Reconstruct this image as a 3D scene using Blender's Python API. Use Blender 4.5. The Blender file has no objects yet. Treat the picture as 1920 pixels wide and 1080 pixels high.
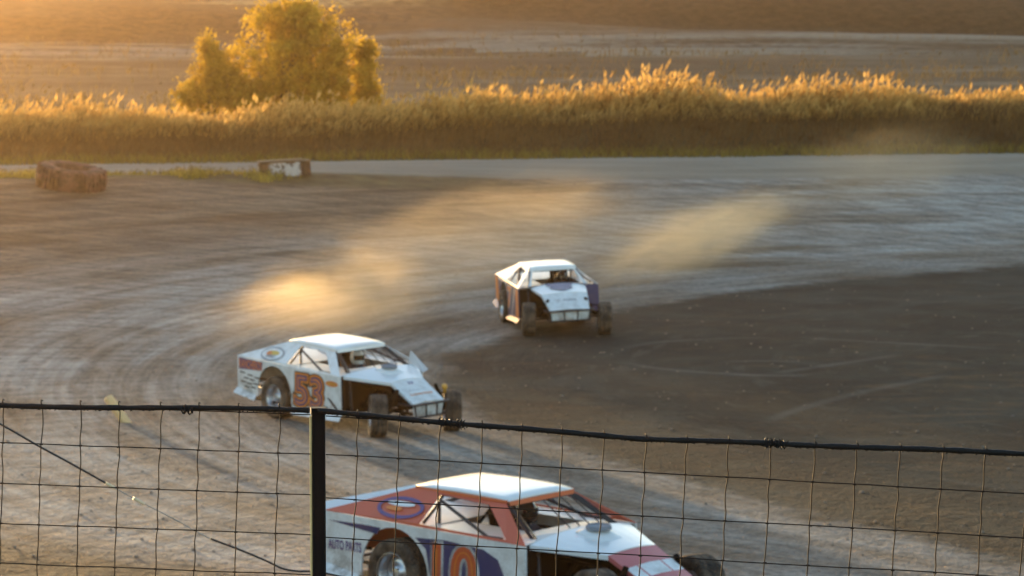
import bpy, bmesh, math, random
import numpy as np
from mathutils import Vector, Matrix, Quaternion
random.seed(7)
rng = np.random.default_rng(11)
SC = bpy.context.scene
COL = SC.collection
R = math.radians

# ------------------------------------------------------------------ camera constants
F = 5300.0            # focal length in pixels of the 1920 px wide frame
CH = 6.2              # camera height over the infield
PITCH = math.atan((540 - 84) / F)
SUN_AZ, SUN_EL = R(24), R(2.9)      # azimuth left of the view direction
SUN = Vector((-math.sin(SUN_AZ) * math.cos(SUN_EL), math.cos(SUN_AZ) * math.cos(SUN_EL), math.sin(SUN_EL)))

# ------------------------------------------------------------------ numeric helpers
def sstep(a, b, x):
    t = np.clip((np.asarray(x, float) - a) / (b - a), 0, 1)
    return t * t * (3 - 2 * t)

def _hash(ix, iy, seed):
    h = (ix * 374761393 + iy * 668265263 + seed * 1274126177) & 0x7fffffff
    h = ((h ^ (h >> 13)) * 1274126177) & 0x7fffffff
    return ((h ^ (h >> 16)) & 0xffff) / 65535.0

def vnoise(x, y, seed=0):
    x = np.asarray(x, float); y = np.asarray(y, float)
    ix = np.floor(x).astype(np.int64); iy = np.floor(y).astype(np.int64)
    fx = x - ix; fy = y - iy
    fx = fx * fx * (3 - 2 * fx); fy = fy * fy * (3 - 2 * fy)
    a = _hash(ix, iy, seed); b = _hash(ix + 1, iy, seed)
    c = _hash(ix, iy + 1, seed); d = _hash(ix + 1, iy + 1, seed)
    return (a * (1 - fx) + b * fx) * (1 - fy) + (c * (1 - fx) + d * fx) * fy

FY = [0, 112, 130, 180, 250, 320, 400, 520, 700, 900, 1400]
FZ = [2.6, 3.0, 3.3, 4.3, 6.2, 9.0, 12.9, 19.5, 29.0, 36.0, 46.0]

def road_edge(x):
    return 93.0 + 0.28 * np.clip(x, -40, 60)

def terrain(x, y):
    x = np.asarray(x, float); y = np.asarray(y, float)
    r = np.hypot(np.minimum(x - 22, 0), y - 53)
    t = np.clip((r - 23) / 23, 0, 1.08)
    k = 0.40 + 0.60 * sstep(28, 62, y)
    z = 1.9 * t ** 1.5 * k
    z = z + 0.10 * (1 - sstep(19.5, 23.5, r)) * 0 - 0.10 * (1 - sstep(20, 23, r))
    e = 4.0 * sstep(20.5, 9.5, y)
    z = np.maximum(z, e) + 0.08 * np.exp(-np.abs(z - e) * 3) * (y < 30)
    v = y - (road_edge(x) + 8.0)
    rise = (0.62 + 0.62 * sstep(-9, 6, x)) * sstep(-24.5, -19, x)
    s = sstep(0.3, 7.5, v)
    zr = z + rise * s
    fz = np.interp(y, FY, FZ)
    m = sstep(10, 26, v)
    far = sstep(130, 330, y)
    und = (vnoise(x * 0.02 + 3, y * 0.05, 3) - 0.5) * 1.6 + (vnoise(x * 0.05, y * 0.16 + 0.03 * x, 5) - 0.5) * 0.9
    ter = 1.5 * (sstep(0.30, 0.7, np.mod((y + 0.35 * x + 12 * vnoise(x * 0.012, y * 0.01, 8)) / 46.0, 1.0)) - 0.5)
    fz = fz + und * (0.25 + 0.9 * far) + ter * far * 1.0
    rt = sstep(-0.055, -0.005, x / np.maximum(y, 1.0))
    yw = y + (vnoise(x * 0.03 + 5, y * 0.02, 44) - 0.5) * 34 - 0.30 * x
    fz = fz + rt * 0.085 * np.clip(yw - 258, 0, 150) + (1 - rt) * (2.3 * sstep(262, 286, yw) + 1.3 * sstep(330, 352, yw))
    z = np.where(v > 10, zr * (1 - m) + fz * m, np.where(v > 0, zr, z))
    return z

def tz(x, y):
    return float(terrain(np.array([x]), np.array([y]))[0])

def ray(px, py):
    cx, cy = (px - 960) / F, -(py - 540) / F
    c, s = math.cos(PITCH), math.sin(PITCH)
    return Vector((cx, c + cy * s, -s + cy * c))

def at(px, py, lift=0.0):
    """the point of the terrain seen at that place of the photograph"""
    d = ray(px, py)
    ts = np.linspace(22, 420, 8000)
    zz = CH + ts * d.z
    g = terrain(ts * d.x, ts * d.y)
    i = int(np.argmax(zz < g))
    t = ts[i]
    return Vector((t * d.x, t * d.y, float(g[i]) + lift))

def fence_pt(px, py, Y):
    d = ray(px, py)
    t = Y / d.y
    return Vector((t * d.x, Y, CH + t * d.z))

def tnormal(x, y, h=0.8):
    dx = (tz(x + h, y) - tz(x - h, y)) / (2 * h)
    dy = (tz(x, y + h) - tz(x, y - h)) / (2 * h)
    return Vector((-dx, -dy, 1)).normalized()

# ------------------------------------------------------------------ material helper
class NT:
    def __init__(self, name):
        self.m = bpy.data.materials.new(name)
        self.m.use_nodes = True
        self.t = self.m.node_tree
        self.t.nodes.clear()
        self.out = self.t.nodes.new('ShaderNodeOutputMaterial')
    def n(self, typ, **kw):
        nd = self.t.nodes.new(typ)
        for k, v in kw.items():
            setattr(nd, k, v)
        return nd
    def put(self, sock, v):
        if v is None:
            return
        if hasattr(v, 'is_output') or hasattr(v, 'links'):
            self.t.links.new(v, sock)
        else:
            sock.default_value = v
    def math(self, op, a, b=None, c=None, clamp=False):
        nd = self.n('ShaderNodeMath', operation=op)
        nd.use_clamp = clamp
        self.put(nd.inputs[0], a)
        if b is not None: self.put(nd.inputs[1], b)
        if c is not None: self.put(nd.inputs[2], c)
        return nd.outputs[0]
    def smooth(self, x, a, b, lo=0.0, hi=1.0):
        nd = self.n('ShaderNodeMapRange', interpolation_type='SMOOTHSTEP')
        if a > b:
            a, b, lo, hi = b, a, hi, lo
        self.put(nd.inputs['Value'], x)
        nd.inputs['From Min'].default_value = a; nd.inputs['From Max'].default_value = b
        nd.inputs['To Min'].default_value = lo; nd.inputs['To Max'].default_value = hi
        return nd.outputs[0]
    def noise(self, vec, scale, detail=4, rough=0.55, dist=0.0):
        nd = self.n('ShaderNodeTexNoise')
        self.put(nd.inputs['Vector'], vec)
        nd.inputs['Scale'].default_value = scale
        nd.inputs['Detail'].default_value = detail
        nd.inputs['Roughness'].default_value = rough
        nd.inputs['Distortion'].default_value = dist
        return nd.outputs[0]
    def comb(self, x, y, z=0.0):
        nd = self.n('ShaderNodeCombineXYZ')
        self.put(nd.inputs[0], x); self.put(nd.inputs[1], y); self.put(nd.inputs[2], z)
        return nd.outputs[0]
    def ramp(self, fac, stops):
        nd = self.n('ShaderNodeValToRGB')
        self.put(nd.inputs[0], fac)
        e = nd.color_ramp.elements
        while len(e) < len(stops):
            e.new(0.5)
        for el, (p, c) in zip(e, stops):
            el.position = p
            el.color = (c[0], c[1], c[2], 1)
        return nd.outputs[0]
    def mix(self, fac, a, b, mode='MIX'):
        nd = self.n('ShaderNodeMix', data_type='RGBA', blend_type=mode)
        self.put(nd.inputs[0], fac)
        for s, v in ((nd.inputs[6], a), (nd.inputs[7], b)):
            if isinstance(v, (tuple, list)):
                s.default_value = (v[0], v[1], v[2], 1)
            else:
                self.put(s, v)
        return nd.outputs[2]
    def bump(self, h, strength=0.5, dist=0.05, normal=None):
        nd = self.n('ShaderNodeBump')
        self.put(nd.inputs['Height'], h)
        nd.inputs['Strength'].default_value = strength
        nd.inputs['Distance'].default_value = dist
        if normal is not None: self.put(nd.inputs['Normal'], normal)
        return nd.outputs[0]
    def bsdf(self, col, rough=0.6, metal=0.0, spec=0.5, normal=None, coat=0.0):
        p = self.n('ShaderNodeBsdfPrincipled')
        if isinstance(col, (tuple, list)):
            p.inputs['Base Color'].default_value = (col[0], col[1], col[2], 1)
        else:
            self.put(p.inputs['Base Color'], col)
        self.put(p.inputs['Roughness'], rough)
        p.inputs['Metallic'].default_value = metal
        p.inputs['Specular IOR Level'].default_value = spec
        p.inputs['Coat Weight'].default_value = coat
        p.inputs['Coat Roughness'].default_value = 0.12
        if normal is not None: self.put(p.inputs['Normal'], normal)
        return p.outputs[0]
    def done(self, shader):
        self.t.links.new(shader, self.out.inputs['Surface'])
        return self.m

def paint(name, col, rough=0.38, dirt=0.35, coat=0.2, spec=0.5):
    """racing paint with splashed brown dirt, heavier low down (dirt sticks there)"""
    t = NT(name)
    tc = t.n('ShaderNodeTexCoord').outputs['Object']
    z = t.n('ShaderNodeSeparateXYZ'); t.put(z.inputs[0], tc)
    n1 = t.noise(tc, 5.0, 6, 0.65)
    n2 = t.noise(tc, 38.0, 3, 0.6)
    low = t.smooth(z.outputs[2], 0.1, 0.85, 0.75, 0.22)
    f = t.math('MULTIPLY', t.smooth(t.math('ADD', n1, t.math('MULTIPLY', n2, 0.25)), 0.50, 0.82), low)
    f = t.math('MULTIPLY', f, dirt * 1.6, clamp=True)
    c = t.mix(f, col, (0.19, 0.14, 0.095))
    rg = t.math('MULTIPLY_ADD', f, 0.5, rough)
    nb = t.bump(t.noise(tc, 2.4, 2), 0.10, 0.03)
    return t.done(t.bsdf(c, rg, 0, spec, nb, coat))

def plain(name, col, rough=0.6, metal=0.0, spec=0.5, var=0.25, scale=14.0, bump=0.0):
    t = NT(name)
    tc = t.n('ShaderNodeTexCoord').outputs['Object']
    n1 = t.noise(tc, scale, 5, 0.6)
    c = t.mix(n1, tuple(max(0, v * (1 - var)) for v in col), tuple(min(1, v * (1 + var)) for v in col))
    nb = t.bump(n1, bump, 0.02) if bump else None
    return t.done(t.bsdf(c, rough, metal, spec, nb))

def leafy(name, c1, c2, trans=0.5, scale=1.2, rough=0.6):
    t = NT(name)
    pos = t.n('ShaderNodeNewGeometry').outputs['Position']
    n1 = t.noise(pos, scale, 3, 0.6)
    n2 = t.noise(pos, scale * 14, 2, 0.6)
    c = t.mix(t.smooth(t.math('MULTIPLY_ADD', n2, 0.5, t.math('MULTIPLY', n1, 0.5)), 0.36, 0.64), c1, c2)
    d = t.bsdf(c, rough, 0, 0.25)
    tr = t.n('ShaderNodeBsdfTranslucent'); t.put(tr.inputs[0], c)
    mx = t.n('ShaderNodeMixShader')
    mx.inputs[0].default_value = trans
    t.t.links.new(d, mx.inputs[1]); t.t.links.new(tr.outputs[0], mx.inputs[2])
    return t.done(mx.outputs[0])

# ------------------------------------------------------------------ mesh helper
class MB:
    def __init__(self, T=None):
        self.v = []; self.f = []; self.mi = []; self.cur = 0; self.T = T
        self.smooth = []
        self.sm = False
    def add(self, vs, fs):
        b = len(self.v)
        for p in vs:
            p = Vector(p)
            self.v.append(self.T @ p if self.T else p)
        for f in fs:
            self.f.append(tuple(b + i for i in f)); self.mi.append(self.cur); self.smooth.append(self.sm)
        return b
    def box(self, c, s, rot=None):
        hx, hy, hz = s[0] / 2, s[1] / 2, s[2] / 2
        vs = [Vector((x, y, z)) for x in (-hx, hx) for y in (-hy, hy) for z in (-hz, hz)]
        if rot: vs = [rot @ v for v in vs]
        c = Vector(c)
        self.add([c + v for v in vs], [(0, 1, 3, 2), (4, 6, 7, 5), (0, 4, 5, 1), (2, 3, 7, 6), (0, 2, 6, 4), (1, 5, 7, 3)])
    def tube(self, pts, r, n=8, caps=True):
        pts = [Vector(p) for p in pts]
        rs = r if isinstance(r, (list, tuple)) else [r] * len(pts)
        rings = []
        up = None
        for i, p in enumerate(pts):
            t = (pts[min(i + 1, len(pts) - 1)] - pts[max(i - 1, 0)]).normalized()
            if up is None:
                up = t.orthogonal().normalized()
            else:
                up = (up - t * up.dot(t))
                up = up.normalized() if up.length > 1e-6 else t.orthogonal().normalized()
            w = t.cross(up)
            rings.append([p + (up * math.cos(a) + w * math.sin(a)) * rs[i] for a in [2 * math.pi * k / n for k in range(n)]])
        vs = [q for rg in rings for q in rg]
        fs = []
        for i in range(len(pts) - 1):
            for k in range(n):
                a, b = i * n + k, i * n + (k + 1) % n
                fs.append((a, b, b + n, a + n))
        o = self.sm; self.sm = True
        self.add(vs, fs)
        self.sm = o
        if caps:
            self.add(rings[0], [tuple(reversed(range(n)))]); self.add(rings[-1], [tuple(range(n))])
    def lathe(self, prof, c=(0, 0, 0), n=36, axis='Y'):
        """profile of (radius, offset along axis)"""
        vs = []
        for (rad, off) in prof:
            for k in range(n):
                a = 2 * math.pi * k / n
                if axis == 'Y':
                    vs.append(Vector((rad * math.cos(a), off, rad * math.sin(a))) + Vector(c))
                else:
                    vs.append(Vector((rad * math.cos(a), rad * math.sin(a), off)) + Vector(c))
        fs = []
        m = len(prof)
        for i in range(m - 1):
            for k in range(n):
                a, b = i * n + k, i * n + (k + 1) % n
                fs.append((a, b, b + n, a + n))
        o = self.sm; self.sm = True
        self.add(vs, fs)
        self.sm = o
    def panel(self, pts, th, nrm):
        """a flat or bent sheet outline given thickness along nrm"""
        nrm = Vector(nrm).normalized() * th
        a = [Vector(p) for p in pts]; b = [p - nrm for p in a]
        n = len(a)
        self.add(a + b, [tuple(range(n)), tuple(reversed(range(n, 2 * n)))] + [((i + 1) % n, i, i + n, (i + 1) % n + n) for i in range(n)])
    def sheet(self, rows, th=0.006, down=(0, 0, -1)):
        """grid of points (rows of equal length) with thickness"""
        dn = Vector(down) * th
        nr, nc = len(rows), len(rows[0])
        top = [Vector(p) for r_ in rows for p in r_]
        bot = [p + dn for p in top]
        fs = []
        N = nr * nc
        for i in range(nr - 1):
            for j in range(nc - 1):
                a = i * nc + j
                fs.append((a, a + 1, a + nc + 1, a + nc)); fs.append((N + a, N + a + nc, N + a + nc + 1, N + a + 1))
        edge = [j for j in range(nc)] + [i * nc + nc - 1 for i in range(1, nr)] + [(nr - 1) * nc + j for j in range(nc - 2, -1, -1)] + [i * nc for i in range(nr - 2, 0, -1)]
        for q in range(len(edge)):
            a, b = edge[q], edge[(q + 1) % len(edge)]
            fs.append((b, a, a + N, b + N))
        self.add(top + bot, fs)
    def build(self, name, mats, parent=None):
        me = bpy.data.meshes.new(name)
        me.from_pydata([tuple(v) for v in self.v], [], self.f)
        for m in (mats if isinstance(mats, (list, tuple)) else [mats]):
            me.materials.append(m)
        me.polygons.foreach_set('material_index', self.mi)
        me.polygons.foreach_set('use_smooth', self.smooth)
        bm = bmesh.new(); bm.from_mesh(me)
        bmesh.ops.recalc_face_normals(bm, faces=bm.faces)
        bm.to_mesh(me); bm.free()
        o = bpy.data.objects.new(name, me)
        COL.objects.link(o)
        if parent: o.parent = parent
        return o

def np_mesh(name, verts, faces, mats, mi=None, smooth=False):
    """fast mesh from arrays; faces is an (n,4) or (n,3) array"""
    me = bpy.data.meshes.new(name)
    n, k = faces.shape
    me.vertices.add(len(verts)); me.vertices.foreach_set('co', np.ascontiguousarray(verts, np.float32).ravel())
    me.loops.add(n * k); me.loops.foreach_set('vertex_index', np.ascontiguousarray(faces, np.int32).ravel())
    me.polygons.add(n)
    me.polygons.foreach_set('loop_start', np.arange(0, n * k, k, dtype=np.int32))
    me.polygons.foreach_set('loop_total', np.full(n, k, np.int32))
    for m in mats: me.materials.append(m)
    if mi is not None: me.polygons.foreach_set('material_index', np.ascontiguousarray(mi, np.int32))
    if smooth: me.polygons.foreach_set('use_smooth', np.ones(n, bool))
    me.update(calc_edges=True)
    me.validate()
    o = bpy.data.objects.new(name, me)
    COL.objects.link(o)
    return o

def tag(o, label=None, cat=None, group=None, kind=None):
    if label: o['label'] = label
    if cat: o['category'] = cat
    if group: o['group'] = group
    if kind: o['kind'] = kind
    return o

def empty(name, loc=(0, 0, 0)):
    o = bpy.data.objects.new(name, None)
    o.location = loc
    o.empty_display_size = 0.3
    COL.objects.link(o)
    return o

def text_polys(s, size=1.0, offset=0.0, shear=0.0, spacing=1.0):
    cu = bpy.data.curves.new('lettering_curve', 'FONT')
    cu.body = s; cu.size = size; cu.offset = offset; cu.shear = shear; cu.space_character = spacing
    cu.fill_mode = 'FRONT'; cu.resolution_u = 4
    ob = bpy.data.objects.new('lettering_curve', cu)
    me = ob.to_mesh()
    vs = [v.co.copy() for v in me.vertices]; fs = [tuple(p.vertices) for p in me.polygons]
    ob.to_mesh_clear()
    bpy.data.objects.remove(ob); bpy.data.curves.remove(cu)
    return vs, fs

def put_text(mb, s, O, U, V, w, h, offset=0.0, shear=0.0, spacing=1.0, lift=0.0, ref=None):
    """writes s into the w x h box whose lower left corner is O, along U and V"""
    vs, fs = text_polys(s, 1.0, offset, shear, spacing)
    if not vs: return
    r0 = text_polys(s, 1.0, 0.0, shear, spacing)[0]
    x0, x1 = min(v.x for v in r0), max(v.x for v in r0)
    y0, y1 = min(v.y for v in r0), max(v.y for v in r0)
    O = Vector(O); U = Vector(U).normalized(); V = Vector(V).normalized(); N = U.cross(V)
    mb.add([O + U * ((v.x - x0) / (x1 - x0) * w) + V * ((v.y - y0) / (y1 - y0) * h) + N * lift for v in vs], fs)

# ------------------------------------------------------------------ render set-up
SC.view_settings.view_transform = 'Standard'
SC.view_settings.look = 'None'
SC.view_settings.exposure = 2.55
SC.view_settings.gamma = 1.0
SC.render.engine = 'CYCLES'
SC.cycles.use_denoising = True
SC.cycles.max_bounces = 6
SC.cycles.volume_bounces = 1
SC.cycles.volume_step_rate = 2.0
SC.cycles.transparent_max_bounces = 12

W = bpy.data.worlds.new("World"); SC.world = W
W.use_nodes = True
wt = W.node_tree
bg = wt.nodes.get('Background') or wt.nodes.new('ShaderNodeBackground')
wo = wt.nodes.get('World Output') or wt.nodes.new('ShaderNodeOutputWorld')
wt.links.new(bg.outputs[0], wo.inputs['Surface'])
sky = wt.nodes.new('ShaderNodeTexSky')
sky.sky_type = 'NISHITA'
sky.sun_disc = False
sky.sun_elevation = SUN_EL
sky.sun_rotation = -SUN_AZ
sky.dust_density = 0.8
sky.ozone_density = 1.6
wt.links.new(sky.outputs[0], bg.inputs['Color'])
bg.inputs['Strength'].default_value = 0.15

sl = bpy.data.lights.new('sun', 'SUN')
sl.energy = 2.3; sl.angle = R(2.0); sl.color = (1.0, 0.68, 0.33)
so = bpy.data.objects.new('sun', sl); COL.objects.link(so)
so.rotation_euler = (-SUN).to_track_quat('-Z', 'Y').to_euler()
so.location = (0, 0, 60)

cam = bpy.data.cameras.new('camera')
cam.sensor_width = 36.0
cam.lens = F / 1920 * 36
cam.clip_start = 0.1; cam.clip_end = 6000
cam.dof.use_dof = True
cam.dof.focus_distance = 7.15
cam.dof.aperture_fstop = 12.5
co = bpy.data.objects.new('camera', cam); COL.objects.link(co)
co.location = (0, 0, CH)
co.rotation_euler = (math.pi / 2 - PITCH, 0, 0)
SC.camera = co

# ------------------------------------------------------------------ ground
def circ(a, b, c):
    (ax, ay), (bx, by), (cx, cy) = a, b, c
    d = 2 * (ax * (by - cy) + bx * (cy - ay) + cx * (ay - by))
    ux = ((ax * ax + ay * ay) * (by - cy) + (bx * bx + by * by) * (cy - ay) + (cx * cx + cy * cy) * (ay - by)) / d
    uy = ((ax * ax + ay * ay) * (cx - bx) + (bx * bx + by * by) * (ax - cx) + (cx * cx + cy * cy) * (bx - ax)) / d
    return (ux, uy, math.hypot(ax - ux, ay - uy), min(ax, cx), max(ax, cx))
ARCS = [circ(*[tuple(at(*q).xy) for q in tri]) for tri in (
    ((1325, 684), (1440, 705), (1560, 690)), ((1420, 704), (1560, 684), (1700, 664)), ((1145, 668), (1260, 640), (1460, 634)), ((1480, 632), (1660, 642), (1900, 655)), ((1410, 800), (1620, 735), (1800, 700)))]

def ground_material():
    t = NT('dirt_and_field')
    pos = t.n('ShaderNodeNewGeometry').outputs['Position']
    sp = t.n('ShaderNodeSeparateXYZ'); t.put(sp.inputs[0], pos)
    x, y = sp.outputs[0], sp.outputs[1]
    mx = t.math('MINIMUM', t.math('SUBTRACT', x, 22.0), 0.0)
    my = t.math('SUBTRACT', y, 53.0)
    r = t.math('SQRT', t.math('ADD', t.math('MULTIPLY', mx, mx), t.math('MULTIPLY', my, my)))
    ang = t.math('ARCTAN2', my, t.math('MULTIPLY', t.math('MINIMUM', mx, -0.5), -1.0))
    arc = t.math('MULTIPLY', ang, 30.0)
    edge = t.noise(pos, 0.35, 5, 0.6)
    mc = t.math('MINIMUM', t.math('MAXIMUM', my, 0.0), 30.0)
    mi_ = t.math('SUBTRACT', my, t.math('MULTIPLY', t.math('POWER', mc, 3.0), 0.00021))
    mn = t.math('MINIMUM', t.math('MAXIMUM', t.math('MULTIPLY', my, -1.0), 0.0), 26.0)
    mi_ = t.math('ADD', mi_, t.math('MULTIPLY', t.math('POWER', mn, 3.0), 0.00038))
    ri = t.math('SQRT', t.math('ADD', t.math('MULTIPLY', mx, mx), t.math('MULTIPLY', mi_, mi_)))
    riw = t.math('ADD', ri, t.math('ADD', t.math('MULTIPLY', t.math('SUBTRACT', edge, 0.5), 1.3), t.math('MULTIPLY', t.math('SUBTRACT', t.noise(pos, 2.2, 3), 0.5), 0.9)))
    rw = t.math('ADD', r, t.math('MULTIPLY', t.math('SUBTRACT', edge, 0.5), 1.7))
    # track: streaks along the racing line, clods and grit
    pol = t.comb(r, t.math('MULTIPLY', arc, 0.17), 0.0)
    streak = t.noise(pol, 0.85, 7, 0.62, 0.3)
    patch = t.noise(pos, 0.16, 3, 0.5)
    clod = t.noise(t.comb(t.math('MULTIPLY', r, 1.3), arc, 0.0), 3.6, 4, 0.7)
    grit = t.noise(pos, 9.0, 3, 0.7)
    s1 = t.math('ADD', t.math('MULTIPLY', streak, 0.62), t.math('MULTIPLY', patch, 0.38))
    track = t.ramp(s1, [(0.36, (0.118, 0.085, 0.057)), (0.46, (0.215, 0.180, 0.146)), (0.56, (0.290, 0.268, 0.240)), (0.70, (0.35, 0.33, 0.30))])
    outer = t.math('MULTIPLY', t.smooth(rw, 31, 41), t.smooth(x, 10, -3))  # brown outer soil, spread inward to paint the warm glare at left
    brown = t.ramp(streak, [(0.38, (0.085, 0.043, 0.017)), (0.62, (0.20, 0.118, 0.060))])
    track = t.mix(t.math('MULTIPLY', outer, 0.85), track, brown)
    lane = t.noise(t.comb(t.math('MULTIPLY', r, 3.2), t.math('MULTIPLY', arc, 0.34), 0.0), 1.0, 3, 0.6, 0.2)
    tone = t.math('ADD', t.math('MULTIPLY', t.smooth(grit, 0.30, 0.70), 0.85), t.math('MULTIPLY', t.smooth(clod, 0.30, 0.66), 0.50))
    tone = t.math('ADD', tone, t.math('MULTIPLY', t.smooth(lane, 0.32, 0.66), 0.60))
    rip = t.noise(t.comb(t.math('MULTIPLY', r, 0.75), t.math('MULTIPLY', t.math('ADD', arc, t.math('MULTIPLY', r, 0.5)), 2.4), 5.0), 1.0, 3, 0.55)
    tone = t.math('ADD', tone, t.math('MULTIPLY', t.math('MULTIPLY', t.smooth(rip, 0.36, 0.62), t.smooth(r, 26, 31)), 0.85))
    grv = t.noise(t.comb(t.math('MULTIPLY', r, 3.4), t.math('MULTIPLY', arc, 0.022), 9.0), 1.0, 4, 0.62, 0.15)
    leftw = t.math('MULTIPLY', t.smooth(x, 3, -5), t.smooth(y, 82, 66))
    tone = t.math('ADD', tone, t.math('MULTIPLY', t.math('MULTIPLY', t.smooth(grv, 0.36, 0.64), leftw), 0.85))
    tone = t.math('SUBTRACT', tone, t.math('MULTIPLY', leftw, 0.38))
    tone = t.math('MULTIPLY_ADD', tone, 0.56, 0.28)
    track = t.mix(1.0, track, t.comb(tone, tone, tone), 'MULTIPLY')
    # infield: dark damp soil, scratched with dry lighter clods
    fn = t.noise(pos, 0.30, 6, 0.6, 0.6)
    infield = t.ramp(fn, [(0.38, (0.009, 0.007, 0.004)), (0.52, (0.021, 0.020, 0.014)), (0.64, (0.040, 0.041, 0.033))])
    mot = t.noise(pos, 0.55, 5, 0.65, 0.8)
    infield = t.mix(t.math('MULTIPLY', t.smooth(mot, 0.50, 0.66), 0.55), infield, (0.040, 0.030, 0.016))
    infield = t.mix(t.math('MULTIPLY', t.smooth(mot, 0.47, 0.34), 0.5), infield, (0.040, 0.045, 0.034))
    scr = t.noise(t.comb(t.math('MULTIPLY', x, 0.35), y, 0.0), 0.9, 6, 0.72, 1.2)
    nearr = t.math('MULTIPLY', t.smooth(y, 62, 50), t.smooth(x, 2, 7))
    infield = t.mix(t.math('MULTIPLY', t.math('MULTIPLY', t.smooth(scr, 0.52, 0.66), t.math('MULTIPLY_ADD', nearr, 0.7, 0.3)), 0.42), infield, (0.17, 0.10, 0.045))
    infield = t.mix(t.math('MULTIPLY', t.smooth(t.noise(pol, 1.8, 4, 0.6), 0.55, 0.7), 0.45), infield, (0.085, 0.080, 0.064))
    for (ax, ay, R0, x0, x1) in ARCS:                     # pale tyre lines scribed on the damp soil
        dd = t.math('SQRT', t.math('ADD', t.math('POWER', t.math('SUBTRACT', x, ax), 2.0), t.math('POWER', t.math('SUBTRACT', y, ay), 2.0)))
        ln_ = t.smooth(t.math('ABSOLUTE', t.math('SUBTRACT', dd, R0)), 0.22, 0.04)
        ln_ = t.math('MULTIPLY', ln_, t.math('MULTIPLY', t.smooth(x, x0, x0 + .8), t.smooth(x, x1, x1 - .8)))
        infield = t.mix(t.math('MULTIPLY', ln_, t.math('MULTIPLY', fn, 0.75)), infield, (0.14, 0.138, 0.125))
    col = t.mix(t.smooth(riw, 23.6, 22.8), track, infield)
    # near shoulder: dark brown crumbly earth at the foot of the spectators' bank
    shoulder = t.smooth(t.math('ADD', t.math('ADD', y, t.math('MULTIPLY', x, 0.55)), t.math('MULTIPLY', edge, 3.0)), 32.3, 30.6)
    col = t.mix(shoulder, col, t.ramp(grit, [(0.35, (0.050, 0.034, 0.020)), (0.7, (0.15, 0.11, 0.07))]))
    # perimeter road
    v = t.math('SUBTRACT', y, t.math('ADD', t.math('MULTIPLY', x, 0.28), 93.0))
    vw = t.math('ADD', v, t.math('MULTIPLY', t.math('SUBTRACT', edge, 0.5), 1.6))
    verge = t.ramp(t.noise(pos, 1.3, 4), [(0.35, (0.090, 0.058, 0.026)), (0.65, (0.17, 0.125, 0.05))])
    vm = t.math('MULTIPLY', t.smooth(vw, -3.6, -2.2), t.smooth(x, 2, -6))
    col = t.mix(vm, col, verge)
    road = t.ramp(t.noise(t.comb(t.math('MULTIPLY', x, 0.12), v, 0.0), 1.0, 5, 0.6), [(0.35, (0.235, 0.195, 0.150)), (0.65, (0.33, 0.285, 0.225))])
    col = t.mix(t.smooth(vw, -0.6, 0.3), col, road)
    # field and hillside beyond
    fb = t.noise(t.comb(t.math('MULTIPLY', x, 0.012), t.math('MULTIPLY', y, 0.045), 0.0), 1.6, 6, 0.62, 1.0)
    ff = t.noise(pos, 0.9, 5, 0.7)
    fs = t.math('ADD', t.math('MULTIPLY', fb, 0.75), t.math('MULTIPLY', ff, 0.25))
    warm = t.ramp(fs, [(0.36, (0.028, 0.013, 0.005)), (0.46, (0.055, 0.028, 0.011)), (0.53, (0.080, 0.046, 0.021)), (0.60, (0.135, 0.092, 0.052)), (0.70, (0.22, 0.175, 0.12))])
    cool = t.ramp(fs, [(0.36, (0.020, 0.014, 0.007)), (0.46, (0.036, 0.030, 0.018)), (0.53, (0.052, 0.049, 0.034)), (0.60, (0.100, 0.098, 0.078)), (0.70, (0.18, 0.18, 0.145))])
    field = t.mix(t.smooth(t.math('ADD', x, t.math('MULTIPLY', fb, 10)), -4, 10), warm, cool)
    warp = t.noise(t.comb(t.math('MULTIPLY', x, 0.03), t.math('MULTIPLY', y, 0.02), 3.0), 1.0, 4, 0.6)
    yy = t.math('ADD', y, t.math('ADD', t.math('MULTIPLY', t.math('SUBTRACT', warp, 0.5), 60), t.math('MULTIPLY', x, -0.30)))
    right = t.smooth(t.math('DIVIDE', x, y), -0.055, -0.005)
    # pale dry strip; shrubby slope and crest have their shade and sun painted in
    pale = t.math('MULTIPLY', t.math('MULTIPLY', t.smooth(yy, 214, 232), t.smooth(yy, 262, 250)), t.smooth(fs, 0.40, 0.56))
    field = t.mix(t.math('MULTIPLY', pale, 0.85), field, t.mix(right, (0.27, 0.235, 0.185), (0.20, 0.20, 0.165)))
    shaded_scrub = t.math('MULTIPLY', t.smooth(yy, 262, 272), t.math('MAXIMUM', right, t.smooth(yy, 306, 296)))
    field = t.mix(t.math('MULTIPLY', shaded_scrub, 0.92), field, t.mix(right, t.ramp(ff, [(0.38, (0.026, 0.010, 0.003)), (0.62, (0.10, 0.048, 0.018))]), t.ramp(ff, [(0.38, (0.005, 0.003, 0.001)), (0.62, (0.036, 0.024, 0.010))])))
    lit_crest = t.math('MULTIPLY', t.math('MULTIPLY', t.smooth(yy, 298, 304), t.smooth(yy, 318, 310)), t.math('SUBTRACT', 1.0, right))
    field = t.mix(t.math('MULTIPLY', lit_crest, t.smooth(ff, 0.35, 0.6)), field, (0.36, 0.25, 0.11))
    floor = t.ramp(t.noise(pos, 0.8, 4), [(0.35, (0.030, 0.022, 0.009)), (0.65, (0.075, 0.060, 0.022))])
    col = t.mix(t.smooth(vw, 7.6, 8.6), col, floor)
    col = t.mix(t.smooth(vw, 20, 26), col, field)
    # relief
    near = t.smooth(vw, 10, 4)
    h = t.math('ADD', t.math('MULTIPLY', clod, 0.6), t.math('MULTIPLY', grit, 0.22))
    h = t.math('ADD', h, t.math('ADD', t.math('MULTIPLY', streak, 0.35), t.math('MULTIPLY', lane, 0.45)))
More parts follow.
